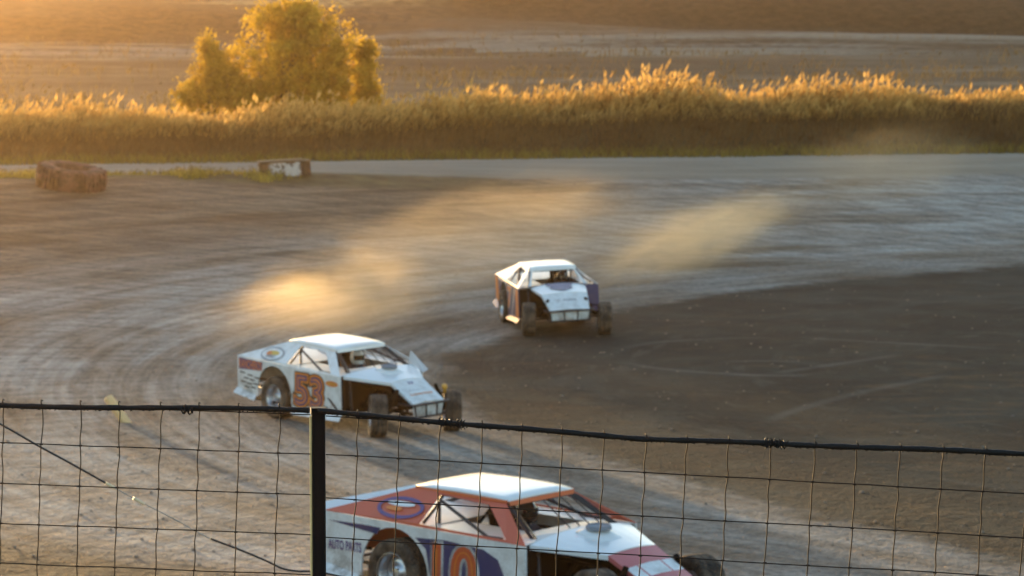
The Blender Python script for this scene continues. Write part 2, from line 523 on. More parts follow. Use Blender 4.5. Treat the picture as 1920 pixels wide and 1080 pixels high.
    rut = t.noise(t.comb(t.math('MULTIPLY', r, 0.55), t.math('MULTIPLY', t.math('ADD', arc, t.math('MULTIPLY', r, 0.45)), 1.5), 0.0), 1.0, 3, 0.5)
    h = t.math('ADD', h, t.math('MULTIPLY', t.math('MULTIPLY', rut, t.smooth(r, 27, 33)), 0.55))
    h = t.math('MULTIPLY', h, near)
    nb = t.bump(h, 1.0, 0.34)
    nb = t.bump(t.math('MULTIPLY', ff, t.smooth(vw, 18, 26)), 1.0, 0.5, nb)
    return t.done(t.bsdf(col, 0.92, 0, 0.2, nb))

GM = ground_material()

def build_ground():
    ys = np.concatenate([np.arange(-30, 8, 3.0), np.arange(8, 22, 0.5), np.arange(22, 112, 0.4), np.arange(112, 160, 1.0),
                         np.arange(160, 420, 3.0), np.geomspace(420, 1400, 50)])
    xr = np.concatenate([np.arange(0, 26, 0.45), np.arange(26, 60, 2.0), np.geomspace(60, 700, 26)])
    xs = np.concatenate([-xr[:0:-1], xr])
    X, Y = np.meshgrid(xs, ys)
    Z = terrain(X, Y)
    nx, ny = len(xs), len(ys)
    V = np.stack([X.ravel(), Y.ravel(), Z.ravel()], 1)
    I = np.arange((ny - 1) * nx).reshape(ny - 1, nx)[:, :-1]
    Fq = np.stack([I, I + 1, I + nx + 1, I + nx], -1).reshape(-1, 4)
    cx = V[Fq, 0].mean(1); cy = V[Fq, 1].mean(1)
    r = np.hypot(np.minimum(cx - 22, 0), cy - 53 - 0.00021 * np.clip(cy - 53, 0, 30) ** 3 + 0.00038 * np.clip(53 - cy, 0, 26) ** 3)
    v = cy - road_edge(cx)
    reg = np.zeros(len(Fq), int)                       # 0 = track
    reg[r < 23.2] = 1
    reg[cy < 21] = 2
    reg[v > 0] = 3
    reg[v > 8] = 4
    for k, (nm, lab, cat) in enumerate([
            ('dirt_track', 'banked grey brown dirt racing surface', 'track'), ('infield', 'dark damp soil infield inside the turn', 'infield'),
            ('spectator_bank', 'earth bank the wire fence stands on', 'bank'), ('road', 'pale dirt road along the outside of the track', 'road'),
            ('field', 'dry grass field rising to a hillside', 'field')]):
        q = Fq[reg == k]
        u, inv = np.unique(q, return_inverse=True)
        o = np_mesh(nm, V[u], inv.reshape(-1, 4), [GM], smooth=True)
        tag(o, lab, cat, kind='structure')
build_ground()

# ------------------------------------------------------------------ grasses
def blades(name, P, H, Wd, lean, mats, plume=0.0, plume_len=0.35, plume_w=0.05, bend=0.25, pm=None):
    """P (n,3) roots, H heights, Wd widths; each blade is a bent strip, with an optional seed plume of two crossed leaves"""
    n = len(P)
    a = rng.uniform(0, 2 * np.pi, n)
    sx, sy = np.cos(a), np.sin(a)
    la = rng.normal(0, 1, (n, 2)) * bend + np.array(lean)
    vs = []; fs = []; mi = []
    L = [0.0, 0.5, 1.0]
    wk = [1.0, 0.8, 0.12]
    pts = []
    for l, w in zip(L, wk):
        c = P + np.stack([la[:, 0] * H * l * l, la[:, 1] * H * l * l, H * l], 1)
        off = np.stack([sx, sy, np.zeros(n)], 1) * (Wd * w * 0.5)[:, None]
        pts += [c - off, c + off]
    V = np.stack(pts, 1)                     # n,6,3
    b = (np.arange(n) * 6)[:, None]
    Fq = np.concatenate([b + np.array([0, 1, 3, 2]), b + np.array([2, 3, 5, 4])], 0)
    V = V.reshape(-1, 3); M = np.zeros(len(Fq), int)
    if plume > 0:
        k = np.where((rng.random(n) < plume) & (True if pm is None else pm))[0]
        top = P[k] + np.stack([la[k, 0] * H[k], la[k, 1] * H[k], H[k]], 1)
        dr = np.stack([la[k, 0] * 1.6, la[k, 1] * 1.6, np.ones(len(k))], 1)
        dr /= np.linalg.norm(dr, axis=1)[:, None]
        ln = plume_len * rng.uniform(0.6, 1.3, len(k)); pw = plume_w * rng.uniform(0.6, 1.4, len(k))
        base = len(V)
        add = []
        for q in range(2):
            aa = a[k] + q * np.pi / 2
            s = np.stack([np.cos(aa), np.sin(aa), np.zeros(len(k))], 1) * pw[:, None]
            p0 = top - dr * (ln * 0.55)[:, None]; p1 = top + dr * (ln * 0.45)[:, None]; pm = top - dr * (ln * 0.12)[:, None]
            add.append(np.stack([p0, pm + s, p1, pm - s], 1).reshape(-1, 3))
        A = np.concatenate(add, 0)
        Fp = base + np.arange(len(A)).reshape(-1, 4)
        V = np.concatenate([V, A], 0); Fq = np.concatenate([Fq, Fp], 0)
        M = np.concatenate([M, np.ones(len(Fp), int)])
    return np_mesh(name, V, Fq, mats, M)

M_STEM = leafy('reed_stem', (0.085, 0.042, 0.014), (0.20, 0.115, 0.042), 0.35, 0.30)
M_PLUME = leafy('reed_plume', (0.50, 0.28, 0.075), (0.82, 0.56, 0.20), 0.68, 1.6)
M_VERGE = leafy('verge_grass', (0.15, 0.115, 0.022), (0.27, 0.20, 0.04), 0.5, 1.0)
M_STRIP = leafy('roadside_straw', (0.26, 0.19, 0.03), (0.50, 0.37, 0.07), 0.5, 0.8)
M_DRY = leafy('dry_grass', (0.12, 0.080, 0.034), (0.26, 0.18, 0.08), 0.45, 0.5)

# fine brown grass on the face of the bank, feathery reeds along its crest
n = 52000
x = rng.uniform(-23, 46, n)
v = rng.uniform(0.9, 7.6, n)
y = road_edge(x) + 8 + v
cl = vnoise(x * 0.35, y * 0.5, 21) * 0.6 + vnoise(x * 1.3, y * 1.3, 22) * 0.4
hh = (0.22 + 0.40 * sstep(1.0, 6.0, v)) * (0.45 + 1.0 * cl) * rng.uniform(0.6, 1.3, n)
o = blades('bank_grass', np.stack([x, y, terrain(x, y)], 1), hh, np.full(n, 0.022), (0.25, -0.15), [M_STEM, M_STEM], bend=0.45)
tag(o, 'fine brown grass on the shaded face of the far bank', 'grass', kind='stuff')
n = 22000
x = rng.uniform(-22, 46, n)
v = 5.8 + 6.0 * rng.random(n) ** 1.15
y = road_edge(x) + 8 + v
cl = vnoise(x * 0.55, y * 0.55, 21) * 0.6 + vnoise(x * 1.7, y * 1.7, 22) * 0.4
keep = rng.random(n) < (0.15 + 1.0 * cl)
x, y, v, cl = x[keep], y[keep], v[keep], cl[keep]
z = terrain(x, y)
big = vnoise(x * 0.34, y * 0.3, 77)
hh = (0.40 + 0.85 * sstep(5.6, 8.2, v + (big - .5) * 2)) * (0.30 + 0.50 * cl + 0.62 * big) * np.where(rng.random(len(x)) < .11, rng.uniform(1.1, 1.5, len(x)), rng.uniform(0.5, 1.15, len(x))) * (0.84 + 0.26 * sstep(-8, 3, x) - 0.34 * sstep(7, 19, x))
for q in range(3):
    fr = (1.0, 0.78, 0.55)[q]
    o_ = blades('tall_reeds', np.stack([x + q * .03, y, z], 1), hh * fr, np.full(len(x), 0.022), (0.24, 0.0), [M_STEM, M_PLUME], plume=0.92, plume_len=0.34, plume_w=0.046, bend=0.20)
    if q == 0:
        reeds = o_
    else:                                   # merge the lower side plumes into the one reed mass
        bm = bmesh.new(); bm.from_mesh(reeds.data); bm.from_mesh(o_.data); bm.to_mesh(reeds.data); bm.free()
        me_ = o_.data; bpy.data.objects.remove(o_); bpy.data.meshes.remove(me_)
tag(reeds, 'tall golden reeds with feathery tops along the crest of the far bank', 'reeds', kind='stuff')

# green-yellow verge under the reeds and the sunlit strip between road and track
n = 9000
x = rng.uniform(-40, 45, n); y = road_edge(x) + 8 + rng.uniform(-0.5, 1.6, n) + (vnoise(x * 0.6, x * 0, 4) - 0.5) * 1.2
o = blades('verge_grass', np.stack([x, y, terrain(x, y)], 1), rng.uniform(0.12, 0.42, n), np.full(n, 0.03), (0.05, 0), [M_VERGE], bend=0.5)
tag(o, 'short yellow green grass at the foot of the reeds', 'grass', kind='stuff')
n = 9000
x = rng.uniform(-30, -3.5, n)
w_ = vnoise(x * 0.9, x * 0, 14)
y = road_edge(x) - 0.5 - rng.uniform(0, 1, n) * (0.5 + 2.0 * w_)
kp = rng.random(n) < (0.2 + 0.9 * w_) * sstep(-6.3, -8.5, x)
x, y, w_ = x[kp], y[kp], w_[kp]
o = blades('roadside_grass', np.stack([x, y, terrain(x, y)], 1), rng.uniform(0.08, 0.24, len(x)) * (0.6 + 0.8 * w_), np.full(len(x), 0.03), (0.05, 0), [M_STRIP, M_DRY], plume=0.3, plume_len=0.12, plume_w=0.02, bend=0.5)
tag(o, 'sunlit yellow grass strip between the dirt road and the track', 'grass', kind='stuff')

# rough dry grass on the field
n = 26000
yy_ = 116 + 135 * rng.random(n) ** 1.3
x = rng.uniform(-1, 1, n) * (yy_ * 0.21 + 4)
cl = vnoise(x * 0.10 + 9, yy_ * 0.22, 31) * 0.65 + vnoise(x * 0.6, yy_ * 0.6, 32) * 0.35
kp = rng.random(n) < np.clip((cl - 0.56) * 5, 0.01, 1)
x, yy_, cl = x[kp], yy_[kp], cl[kp]
o = blades('field_grass', np.stack([x, yy_, terrain(x, yy_)], 1), rng.uniform(0.2, 0.6, len(x)) * (0.5 + cl), np.full(len(x), 0.06), (0.12, 0), [M_DRY, M_DRY], plume=0.35, plume_len=0.3, plume_w=0.07, bend=0.35)
tag(o, 'rough dry grass scattered over the field behind the reeds', 'grass', kind='stuff')

# ------------------------------------------------------------------ trees
M_LEAF = leafy('autumn_leaf', (0.30, 0.18, 0.013), (0.76, 0.49, 0.05), 0.52, 1.6)
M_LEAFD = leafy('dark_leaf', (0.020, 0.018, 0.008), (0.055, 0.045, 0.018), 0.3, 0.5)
M_BARK = plain('bark', (0.085, 0.055, 0.032), 0.9, var=0.4, scale=9, bump=0.6)

def tree(name, label, base, H, Wd, lobes, nclump, nleaf, mat, stems=7, cr=0.30, leaf=0.075, cat='tree', group=None):
    base = Vector(base)
    root = empty(name, base)
    tag(root, label, cat, group)
    tb = MB()
    cents = []
    for k in range(nclump):
        lo = lobes[int(rng.integers(len(lobes)))]
        d = rng.normal(0, 1, 3); d /= np.linalg.norm(d)
        ragged = 0.62 + 0.62 * float(vnoise(d[0] * 2.3 + d[1] * 1.1 + 7, d[2] * 2.9 + d[1] * 1.7 + lo[0] * 3, 91))
        rad = ragged * rng.random() ** 0.42
        c = np.array([lo[0] + d[0] * lo[3] * rad, lo[1] + d[1] * lo[4] * rad, lo[2] + d[2] * lo[5] * rad])
        if c[2] > 0.15: cents.append(c)
    cents = np.array(cents)
    order = rng.permutation(len(cents))
    for s in range(stems):                                   # stems fan out from the ground and fork to the clumps
        a = 2 * math.pi * s / stems + random.uniform(-.3, .3)
        tgt = cents[order[s % len(cents)]]
        r0 = 0.035 * H / 3
        p0 = Vector((math.cos(a) * 0.05 * Wd, math.sin(a) * 0.05 * Wd, -0.1))
        tip = Vector(tgt) * 0.8 + Vector((0, 0, 0.15 * H))
        tip.z = min(tip.z, H * 0.9)
        mid = p0.lerp(tip, 0.45) + Vector((random.uniform(-.1, .1), random.uniform(-.1, .1), 0.10 * H))
        tb.tube([p0, p0.lerp(mid, 0.5), mid, mid.lerp(tip, 0.5), tip], [r0, r0 * 0.85, r0 * 0.65, r0 * 0.4, r0 * 0.15], 6)
        for j in range(5):
            c = Vector(cents[order[(s * 5 + j + stems) % len(cents)]])
            st = p0.lerp(mid, random.uniform(0.5, 1.0)) if j % 2 else mid.lerp(tip, random.uniform(0, .8))
            if (c - st).length < Wd * 0.6:
                tb.tube([st, st.lerp(c, 0.5) + Vector((0, 0, 0.06 * H)), c], [r0 * 0.4, r0 * 0.25, r0 * 0.1], 5)
    tb.build('trunk', M_BARK, root)
    per = max(8, int(nleaf / len(cents)))
    C = np.repeat(cents, per, 0)
    sc = rng.uniform(0.55, 1.35, len(cents)).repeat(per)
    P = C + rng.normal(0, 1, C.shape) * (cr * sc)[:, None] * np.array([1, 1, 0.85])
    P = P[P[:, 2] > 0.05]
    m = len(P)
    u = rng.normal(0, 1, (m, 3)); u /= np.linalg.norm(u, axis=1)[:, None]
    w = np.cross(u, rng.normal(0, 1, (m, 3))); w /= np.linalg.norm(w, axis=1)[:, None]
    s = leaf * rng.uniform(0.6, 1.5, m)[:, None]
    V = np.stack([P - u * s, P + w * s * 0.55, P + u * s, P - w * s * 0.55], 1).reshape(-1, 3)
    cr_o = np_mesh('crown', V, np.arange(len(V)).reshape(-1, 4), [mat])
    cr_o.parent = root
    return root

def ground_at_px(px, Y):
    x = (px - 960) / F * Y
    return (x, Y, tz(x, Y))

b = ground_at_px(538, 118)
tree('willow_tree', 'large golden many stemmed willow bush, tallest of the three behind the reeds', b, 5.4, 5.2,
     [(0.1, 0, 2.9, 2.75, 2.2, 2.7), (0.1, 0, 2.9, 2.75, 2.2, 2.7), (-0.2, 0, 3.9, 2.1, 1.7, 1.7), (-1.3, 0, 1.9, 1.7, 1.4, 1.7), (1.4, 0, 3.3, 1.5, 1.3, 1.9), (0.6, 0, 4.3, 1.3, 1.1, 1.2), (2.0, 0, 1.6, 1.2, 1.1, 1.5), (-1.9, 0, 1.2, 1.2, 1.0, 1.2), (0.6, -.3, 1.2, 2.0, 1.2, 1.0)], 560, 27000, M_LEAF, 17, 0.19, 0.078, group='golden willow bushes')
b = ground_at_px(392, 117)
tree('willow_tree', 'low golden willow bush with a sloping crown, left of the tallest willow', b, 4.1, 2.6,
     [(0.0, 0, 1.5, 1.15, 1.0, 1.2), (0.05, 0, 2.9, 0.5, 0.5, 0.9), (0.5, 0, 2.3, 0.6, 0.6, 0.9), (-0.6, 0, 1.0, 0.8, 0.7, 0.9), (1.3, 0, 1.2, 0.9, 0.8, 1.1), (0.8, 0, 1.6, 0.8, 0.8, 1.0)], 260, 10000, M_LEAF, 7, 0.17, 0.075, group='golden willow bushes')
b = ground_at_px(682, 119)
tree('willow_tree', 'slim golden willow sapling standing right of the tallest willow', b, 3.9, 1.6,
     [(0, 0, 1.9, 0.62, 0.6, 1.3), (0.05, 0, 2.9, 0.5, 0.5, 0.75), (0.15, 0, 1.1, 0.75, 0.7, 0.8)], 150, 5000, M_LEAF, 5, 0.16, 0.07, group='golden willow bushes')
# dark shrubs high on the shaded hillside
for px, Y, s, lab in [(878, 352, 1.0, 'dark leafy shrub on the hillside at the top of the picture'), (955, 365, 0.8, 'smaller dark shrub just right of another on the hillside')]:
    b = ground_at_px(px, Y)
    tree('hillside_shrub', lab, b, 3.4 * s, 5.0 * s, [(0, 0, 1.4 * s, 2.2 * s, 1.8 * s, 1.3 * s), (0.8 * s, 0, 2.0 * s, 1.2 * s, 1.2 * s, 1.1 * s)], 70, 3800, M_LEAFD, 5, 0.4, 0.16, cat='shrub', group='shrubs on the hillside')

# ------------------------------------------------------------------ car materials
WHITE = paint('white_paint', (0.80, 0.80, 0.80), 0.34, 0.75, 0.3)
ROOFW = paint('white_roof_paint', (0.82, 0.82, 0.82), 0.28, 0.16, 0.4)
INNER = paint('bare_white_sheet', (0.74, 0.73, 0.71), 0.40, 0.30, 0.1)
RED = paint('red_paint', (0.58, 0.085, 0.022), 0.38, 0.25, 0.3)
PINK = paint('pink_red_paint', (0.55, 0.12, 0.12), 0.38, 0.30, 0.3)
NAVY = paint('navy_paint', (0.020, 0.030, 0.130), 0.38, 0.35, 0.3)
ORANGE = paint('orange_paint', (0.74, 0.20, 0.018), 0.42, 0.25, 0.2)
YELLOW = paint('yellow_paint', (0.66, 0.43, 0.06), 0.45, 0.2, 0.1)
PURPLE = paint('purple_paint', (0.10, 0.055, 0.20), 0.42, 0.2, 0.2)
BLACKP = paint('black_paint', (0.016, 0.015, 0.015), 0.45, 0.30, 0.1)
GREYP = paint('grey_marking', (0.20, 0.22, 0.26), 0.5, 0.2, 0.0)
STEELB = plain('black_tube', (0.020, 0.020, 0.024), 0.42, 0.2)
DARK = plain('engine_bay', (0.006, 0.004, 0.003), 0.8, 0, 0.12, var=0.5)
ALU = plain('alloy', (0.60, 0.60, 0.62), 0.32, 0.9, var=0.12, scale=8)
AMBER = plain('amber_cap', (0.75, 0.36, 0.05), 0.35, var=0.1)
SUIT = plain('race_suit', (0.05, 0.045, 0.06), 0.85, var=0.3)
SUITB = plain('blue_race_suit', (0.05, 0.06, 0.16), 0.85, var=0.3)
HELMW = paint('white_helmet', (0.80, 0.80, 0.80), 0.2, 0.1, 0.6)
HELMD = paint('dark_helmet', (0.05, 0.03, 0.025), 0.2, 0.1, 0.6)
VISOR = plain('visor', (0.01, 0.01, 0.012), 0.12, var=0.1)

def deflector_material():
    t = NT('smoky_plastic')
    tc = t.n('ShaderNodeTexCoord').outputs['Object']
    nz = t.noise(tc, 9, 4, 0.6)
    d = t.bsdf(t.mix(nz, (0.62, 0.68, 0.74), (0.78, 0.80, 0.82)), 0.35, 0, 0.5)
    tp = t.n('ShaderNodeBsdfTransparent')
    mx = t.n('ShaderNodeMixShader'); mx.inputs[0].default_value = 0.55
    t.t.links.new(tp.outputs[0], mx.inputs[1]); t.t.links.new(d, mx.inputs[2])
    return t.done(mx.outputs[0])
PLAST = deflector_material()

def tyre_material():
    t = NT('dusty_tyre')
    tc = t.n('ShaderNodeTexCoord').outputs['Object']
    s = t.n('ShaderNodeSeparateXYZ'); t.put(s.inputs[0], tc)
    n1 = t.noise(tc, 6, 5, 0.65)
    a = t.math('ARCTAN2', s.outputs[2], s.outputs[0])
    lug = t.math('MULTIPLY', t.math('SINE', t.math('MULTIPLY', a, 46.0)), t.math('SINE', t.math('MULTIPLY', s.outputs[1], 75.0)))
    c = t.mix(t.smooth(n1, 0.35, 0.62), (0.030, 0.024, 0.020), (0.125, 0.092, 0.066))
    nb = t.bump(t.math('ADD', lug, t.math('MULTIPLY', n1, 1.5)), 0.5, 0.012)
    return t.done(t.bsdf(c, 0.85, 0, 0.25, nb))
TYRE = tyre_material()

# ------------------------------------------------------------------ race cars
HW = 0.89
def lerp3(a, b, t): return Vector(a).lerp(Vector(b), t)

def make_wheel(parent, loc, rad, wid, steer, spin=0.0):
    rimr = rad * 0.56
    h = wid / 2
    m = MB()
    out = -1 if loc[1] < 0 else 1
    prof = [(rimr, -h * 0.95), (rimr + 0.012, -h * 0.98), (rimr * 0.95, -h * 0.80), (rimr * 0.90, h * 0.15), (rimr * 0.62, h * 0.32), (rimr * 0.40, h * 0.30),
            (rimr * 0.36, h * 0.52), (rimr * 0.16, h * 0.56), (0.001, h * 0.56)]
    m.lathe([(a, o * out * 1.0) for a, o in [(r_, o_) for r_, o_ in prof]], n=32)
    m.lathe([(rimr * 0.90, h * 0.15 * out), (rimr * 0.96, h * 0.8 * out), (rimr + 0.014, h * 0.97 * out), (rimr + 0.014, h * 0.92 * out)], n=32)
    for k in range(5):
        a = 2 * math.pi * k / 5
        m.tube([(math.cos(a) * rimr * .26, h * 0.5 * out, math.sin(a) * rimr * .26), (math.cos(a) * rimr * .26, h * 0.68 * out, math.sin(a) * rimr * .26)], 0.012, 6)
    w = m.build('wheel', ALU, parent)
    w.location = loc
    w.rotation_euler = (0, spin, steer)
    t = MB()
    t.lathe([(rimr, -h * 0.90), (rimr + 0.025, -h * 1.0), (rad * 0.80, -h * 1.06), (rad * 0.93, -h * 1.02), (rad * 0.985, -h * 0.90), (rad, -h * 0.7), (rad, -h * 0.38), (rad * 0.985, -h * 0.36), (rad * 0.985, -h * 0.30),
             (rad * 1.003, -h * 0.28), (rad * 1.003, h * 0.28), (rad * 0.985, h * 0.30), (rad * 0.985, h * 0.36), (rad, h * 0.38), (rad, h * 0.7), (rad * 0.985, h * 0.90), (rad * 0.93, h * 1.02), (rad * 0.80, h * 1.06), (rimr + 0.025, h), (rimr, h * 0.90)], n=56)
    ty = t.build('tyre', TYRE, w)
    return w

def arch_profile():
    pts = [(-2.42, 0.925), (-2.44, 0.36), (-1.90, 0.27)]
    cx, cz, rr = -1.375, 0.36, 0.49
    for k in range(0, 17):
        a = math.pi * (1.06 - 1.12 * k / 16)
        pts.append((cx + rr * math.cos(a), cz + rr * math.sin(a) * 0.98))
    pts += [(-0.86, 0.15), (0.5, 0.17), (0.5, 0.835)]
    return pts

def carT(roll, lift): return Matrix.Translation((0, 0, 0.35 + lift)) @ Matrix.Rotation(R(roll), 4, 'X') @ Matrix.Translation((0, 0, -0.35))

def race_car(label, pos, heading, paintjob, steer=-0.2, roll=2.5, lift=0.05, hw_rear=.80, hw_kink=.36, hw_nose=.34, track=.80):
    P = paintjob
    root = empty('race_car', pos)
    tag(root, label, 'race car', 'dirt modified race cars')
    up = tnormal(pos[0], pos[1], 1.2)
    fw = Vector((math.cos(heading), math.sin(heading), 0))
    fw = (fw - up * fw.dot(up)).normalized()
    lf = up.cross(fw)
    root.matrix_world = Matrix(((fw.x, lf.x, up.x, pos[0]), (fw.y, lf.y, up.y, pos[1]), (fw.z, lf.z, up.z, pos[2]), (0, 0, 0, 1)))
    if P.get('scale'):
        root.matrix_world = root.matrix_world @ Matrix.Scale(P['scale'], 4)
    T = carT(roll, lift)
    def mb(): return MB(T)
    sides = {}
    # lower body sides with cut wheel arches, tail lip and sill
    for s in (-1, 1):
        m = mb()
        prof = arch_profile()
        m.panel([(x_, s * HW, z_) for x_, z_ in prof], 0.02, (0, s, 0))
        m.panel([(-2.46, s * (HW + .001), .37), (-1.90, s * (HW + .001), .275), (-1.86, s * (HW + .085), .20), (-2.47, s * (HW + .085), .29)], 0.008, (0, 0, 1))
        m.panel([(-0.86, s * (HW + .001), .16), (0.5, s * (HW + .001), .18), (0.52, s * (HW + .07), .10), (-0.84, s * (HW + .07), .08)], 0.008, (0, 0, 1))
        sides[s] = m.build('body_side', P['right'] if s < 0 else P['left'], root)
    # cab sides: sail panel, roof band, front pillar around the open window
    A, B, C, D = (-2.42, HW, .93), (-1.33, .52, 1.240), (-.12, .50, 1.200), (.5, HW - .005, .84)
    a, b, c, d = (-1.02, HW - .012, .915), (-.99, .560, 1.195), (-.30, .555, 1.150), (.22, HW - .02, .872)
    cabs = {}
    for s in (-1, 1):
        m = mb()
        f = lambda p: (p[0], p[1] * s, p[2])
        sail_steps = 6
        for quad in ((A, B, b, a), (B, C, c, b), (C, D, d, c), (A, a, d, D)):
            q = [Vector(f(p)) for p in quad]
            nr = (q[1] - q[0]).cross(q[2] - q[0]).normalized()
            if nr.y * s < 0: nr = -nr
            m.panel(q, 0.012, nr)
        cabs[s] = m.build('cab_side', P['cab'], root)
    # roof: crowned sheet with drip edges
    m = mb(); m.sm = True
    rows = []
    for i in range(9):
        u = i / 8
        X = -1.38 + 1.32 * u
        hw = 0.535 - 0.015 * u
        zc = 1.250 - 0.035 * u + 0.016 * math.sin(math.pi * u) - (0.012 if i == 8 else 0)
        rows.append([(X, hw * (j / 5 - 1), zc + 0.016 * (1 - abs(j / 5 - 1) ** 3)) for j in range(11)])
    m.sheet(rows, 0.022)
    roof = m.build('roof', P['roof'], root)
    m = mb()
    m.panel([(-.052, -.518, 1.196), (-.052, .518, 1.196), (-.044, .505, 1.150), (-.044, -.505, 1.150)], 0.008, (1, 0, 0))
    for s in (-1, 1):
        m.panel([(-1.37, s * .540, 1.244), (-.06, s * .526, 1.208), (-.06, s * .530, 1.180), (-1.37, s * .544, 1.216)], 0.006, (0, s, 0))
    m.build('roof_edge', P['roof_edge'], roof)
    # decks inside: rear deck, passenger side deck, narrow left deck, dash
    m = mb()
    m.sheet([[(-2.40, -.87, .905), (-2.40, 0, .92), (-2.40, .87, .905)], [(-1.55, -.87, .895), (-1.55, 0, .905), (-1.55, .87, .895)], [(-0.98, -.86, .88), (-0.98, 0, .885), (-0.98, .86, .88)]], 0.01)
    m.sheet([[(-0.975, -.86, .878), (-0.975, -.26, .868)], [(0.10, -.85, .85), (0.10, -.26, .85)]], 0.01)
    m.sheet([[(-0.975, .60, .872), (-0.975, .86, .878)], [(0.10, .60, .85), (0.10, .85, .85)]], 0.01)
    m.build('interior_deck', INNER, root)
    m = mb()
    m.sheet([[(0.105, -.85, .848), (0.105, -.3, .875), (0.105, .3, .875), (0.105, .85, .848)], [(0.47, -.86, .842), (0.47, -.3, .905), (0.47, .3, .905), (0.47, .86, .842)]], 0.01)
    m.panel([(0.10, -.30, .87), (0.10, .62, .86), (0.08, .62, .60), (0.08, -.30, .60)], 0.01, (-1, 0, 0))
    m.build('dashboard', P['cowl'], root)
    m = mb()
    m.panel([(-2.43, -HW + .02, .92), (-2.43, HW - .02, .92), (-2.45, HW - .02, .40), (-2.45, -HW + .02, .40)], 0.012, (-1, 0, 0))
    m.build('rear_panel', P['cab'], root)
    # hood: broad at the doors, tapering to the nose
    m = mb(); m.sm = False
    rows = []
    for i in range(7):
        u = i / 6
        X = .48 + (1.17 - .48) * u
        hw = hw_rear * (1 - u) + hw_kink * u
        ze = .838 * (1 - u) + .745 * u
        row = []
        for j in range(9):
            q = j / 4 - 1
            row.append((X, hw * q, ze + (0.075 * (1 - u) + 0.03 * u) * (1 - abs(q) ** 2.2)))
        rows.append(row)
    m.sheet(rows, 0.012)
    for s in (-1, 1):
        m.panel([(.48, s * (hw_rear + .002), .836), (1.17, s * (hw_kink + .002), .743), (1.17, s * (hw_kink + .002), .695), (.48, s * (hw_rear + .002), .79)], 0.006, (0.4, s, 0))
    hood = m.build('hood', P['hood'], root)
    scoop_h = P.get('scoop_h', 1.0)
    m = mb(); m.sm = True
    rows = []
    for i in range(7):
        u = i / 6
        row = []
        for j in range(7):
            q = j / 3 - 1
            ex = (1 - abs(q) ** 3) * math.sin(math.pi * min(1, u * 1.15 + 0.05)) ** 0.6 if u < 0.86 else 0
            row.append((.58 + .44 * u, .20 * q, .880 - .13 * u + .02 + .085 * scoop_h * max(0, ex) - .02 * (1 - scoop_h)))
        rows.append(row)
    m.sheet(rows, 0.02)
    sc_ = m.build('hood_scoop', P['hood'], hood)
    m = mb()
    m.lathe([(0.001, 0.0), (0.115, 0.0), (0.125, 0.018), (0.135, 0.0), (0.135, -.03)], c=(.74, -0.02, .952), n=24, axis='Z')
    if scoop_h > 0.5:
        m.build('air_filter', GREYP, sc_)
    # nose: sloped face, side lips, lower valance
    m = mb()
    rows = [[(1.165 + .56 * u, (hw_kink + (hw_nose - hw_kink) * u) * q, .748 - .300 * u + .018 * (1 - q * q)) for q in (-1, -.5, 0, .5, 1)] for u in (0, .33, .66, 1)]
    m.sheet(rows, 0.012)
    for s in (-1, 1):
        m.panel([(1.17, s * (hw_kink + .002), .743), (1.72, s * (hw_nose + .002), .448), (1.70, s * (hw_nose + .002), .415), (1.17, s * (hw_kink + .002), .695)], 0.006, (0, s, 0))
    hn = hw_nose
    m.panel([(1.728, -hn, .442), (1.728, hn, .442), (1.70, hn - .04, .21), (1.70, -hn + .04, .21)], 0.01, (1, 0, 0))
    nose = m.build('nose', P['nose'], root)
    # front bumper
    m = mb()
    bw = hn + .04
    m.tube([(1.45, -bw - .04, .43), (1.74, -bw - .04, .43), (1.80, -bw, .43), (1.80, bw, .43), (1.74, bw + .04, .43), (1.45, bw + .04, .43)], 0.020, 8)
    m.tube([(1.45, -bw + .03, .22), (1.78, -bw + .05, .22), (1.79, bw - .05, .22), (1.45, bw - .03, .22)], 0.018, 8)
    for Y in (-bw + .02, -.30 * bw, .34 * bw, bw - .02):
        m.tube([(1.80, Y, .43), (1.79, Y * .92, .22)], 0.016, 8)
    m.build('front_bumper', STEELB, root)
    m = mb()
    m.tube([(-2.1, -.5, .32), (-2.52, -.5, .32), (-2.52, .5, .32), (-2.1, .5, .32)], 0.02, 8)
    m.tube([(-2.1, -.5, .48), (-2.52, -.5, .48), (-2.52, .5, .48), (-2.1, .5, .48)], 0.02, 8)
    m.build('rear_bumper', STEELB, root)
    # roll cage
    m = mb()
    k = 0.021
    for s in (-1, 1):
        m.tube([(-1.0, s * .60, .30), (-1.0, s * .57, 1.12), (-1.0, s * .50, 1.185), (-1.0, 0, 1.195)], k, 8)
        m.tube([(-1.0, s * .50, 1.185), (-.10, s * .52, 1.150), (0.0, s * .53, 1.12), (.46, s * .66, .80), (.50, s * .66, .25)], k, 8)
        m.tube([(-.98, s * .585, 1.14), (-.10, s * .80, .86), (.10, s * .80, .86)], k * .9, 8)
        m.tube([(-.95, s * .59, 1.14), (-1.06, s * .76, .90)], k * .9, 8)
        m.tube([(-1.0, s * .52, 1.16), (-2.0, s * .46, .86)], k, 8)
        for zz in (.35, .55, .72):
            m.tube([(-1.0, s * .62, zz), (.48, s * .68, zz)], k, 8)
    m.tube([(-.10, -.52, 1.15), (-.10, .52, 1.15)], k, 8)
    m.tube([(-1.0, -.55, .40), (-1.0, .55, 1.15)], k, 8)
    m.build('roll_cage', STEELB, root)
    m = mb()
    for Y in (-.02, .12, .26, .40):
        m.tube([(-.02, Y, 1.155), (.36, Y * 1.1, .89)], 0.007, 6)
    m.build('windscreen_bars', STEELB, root)
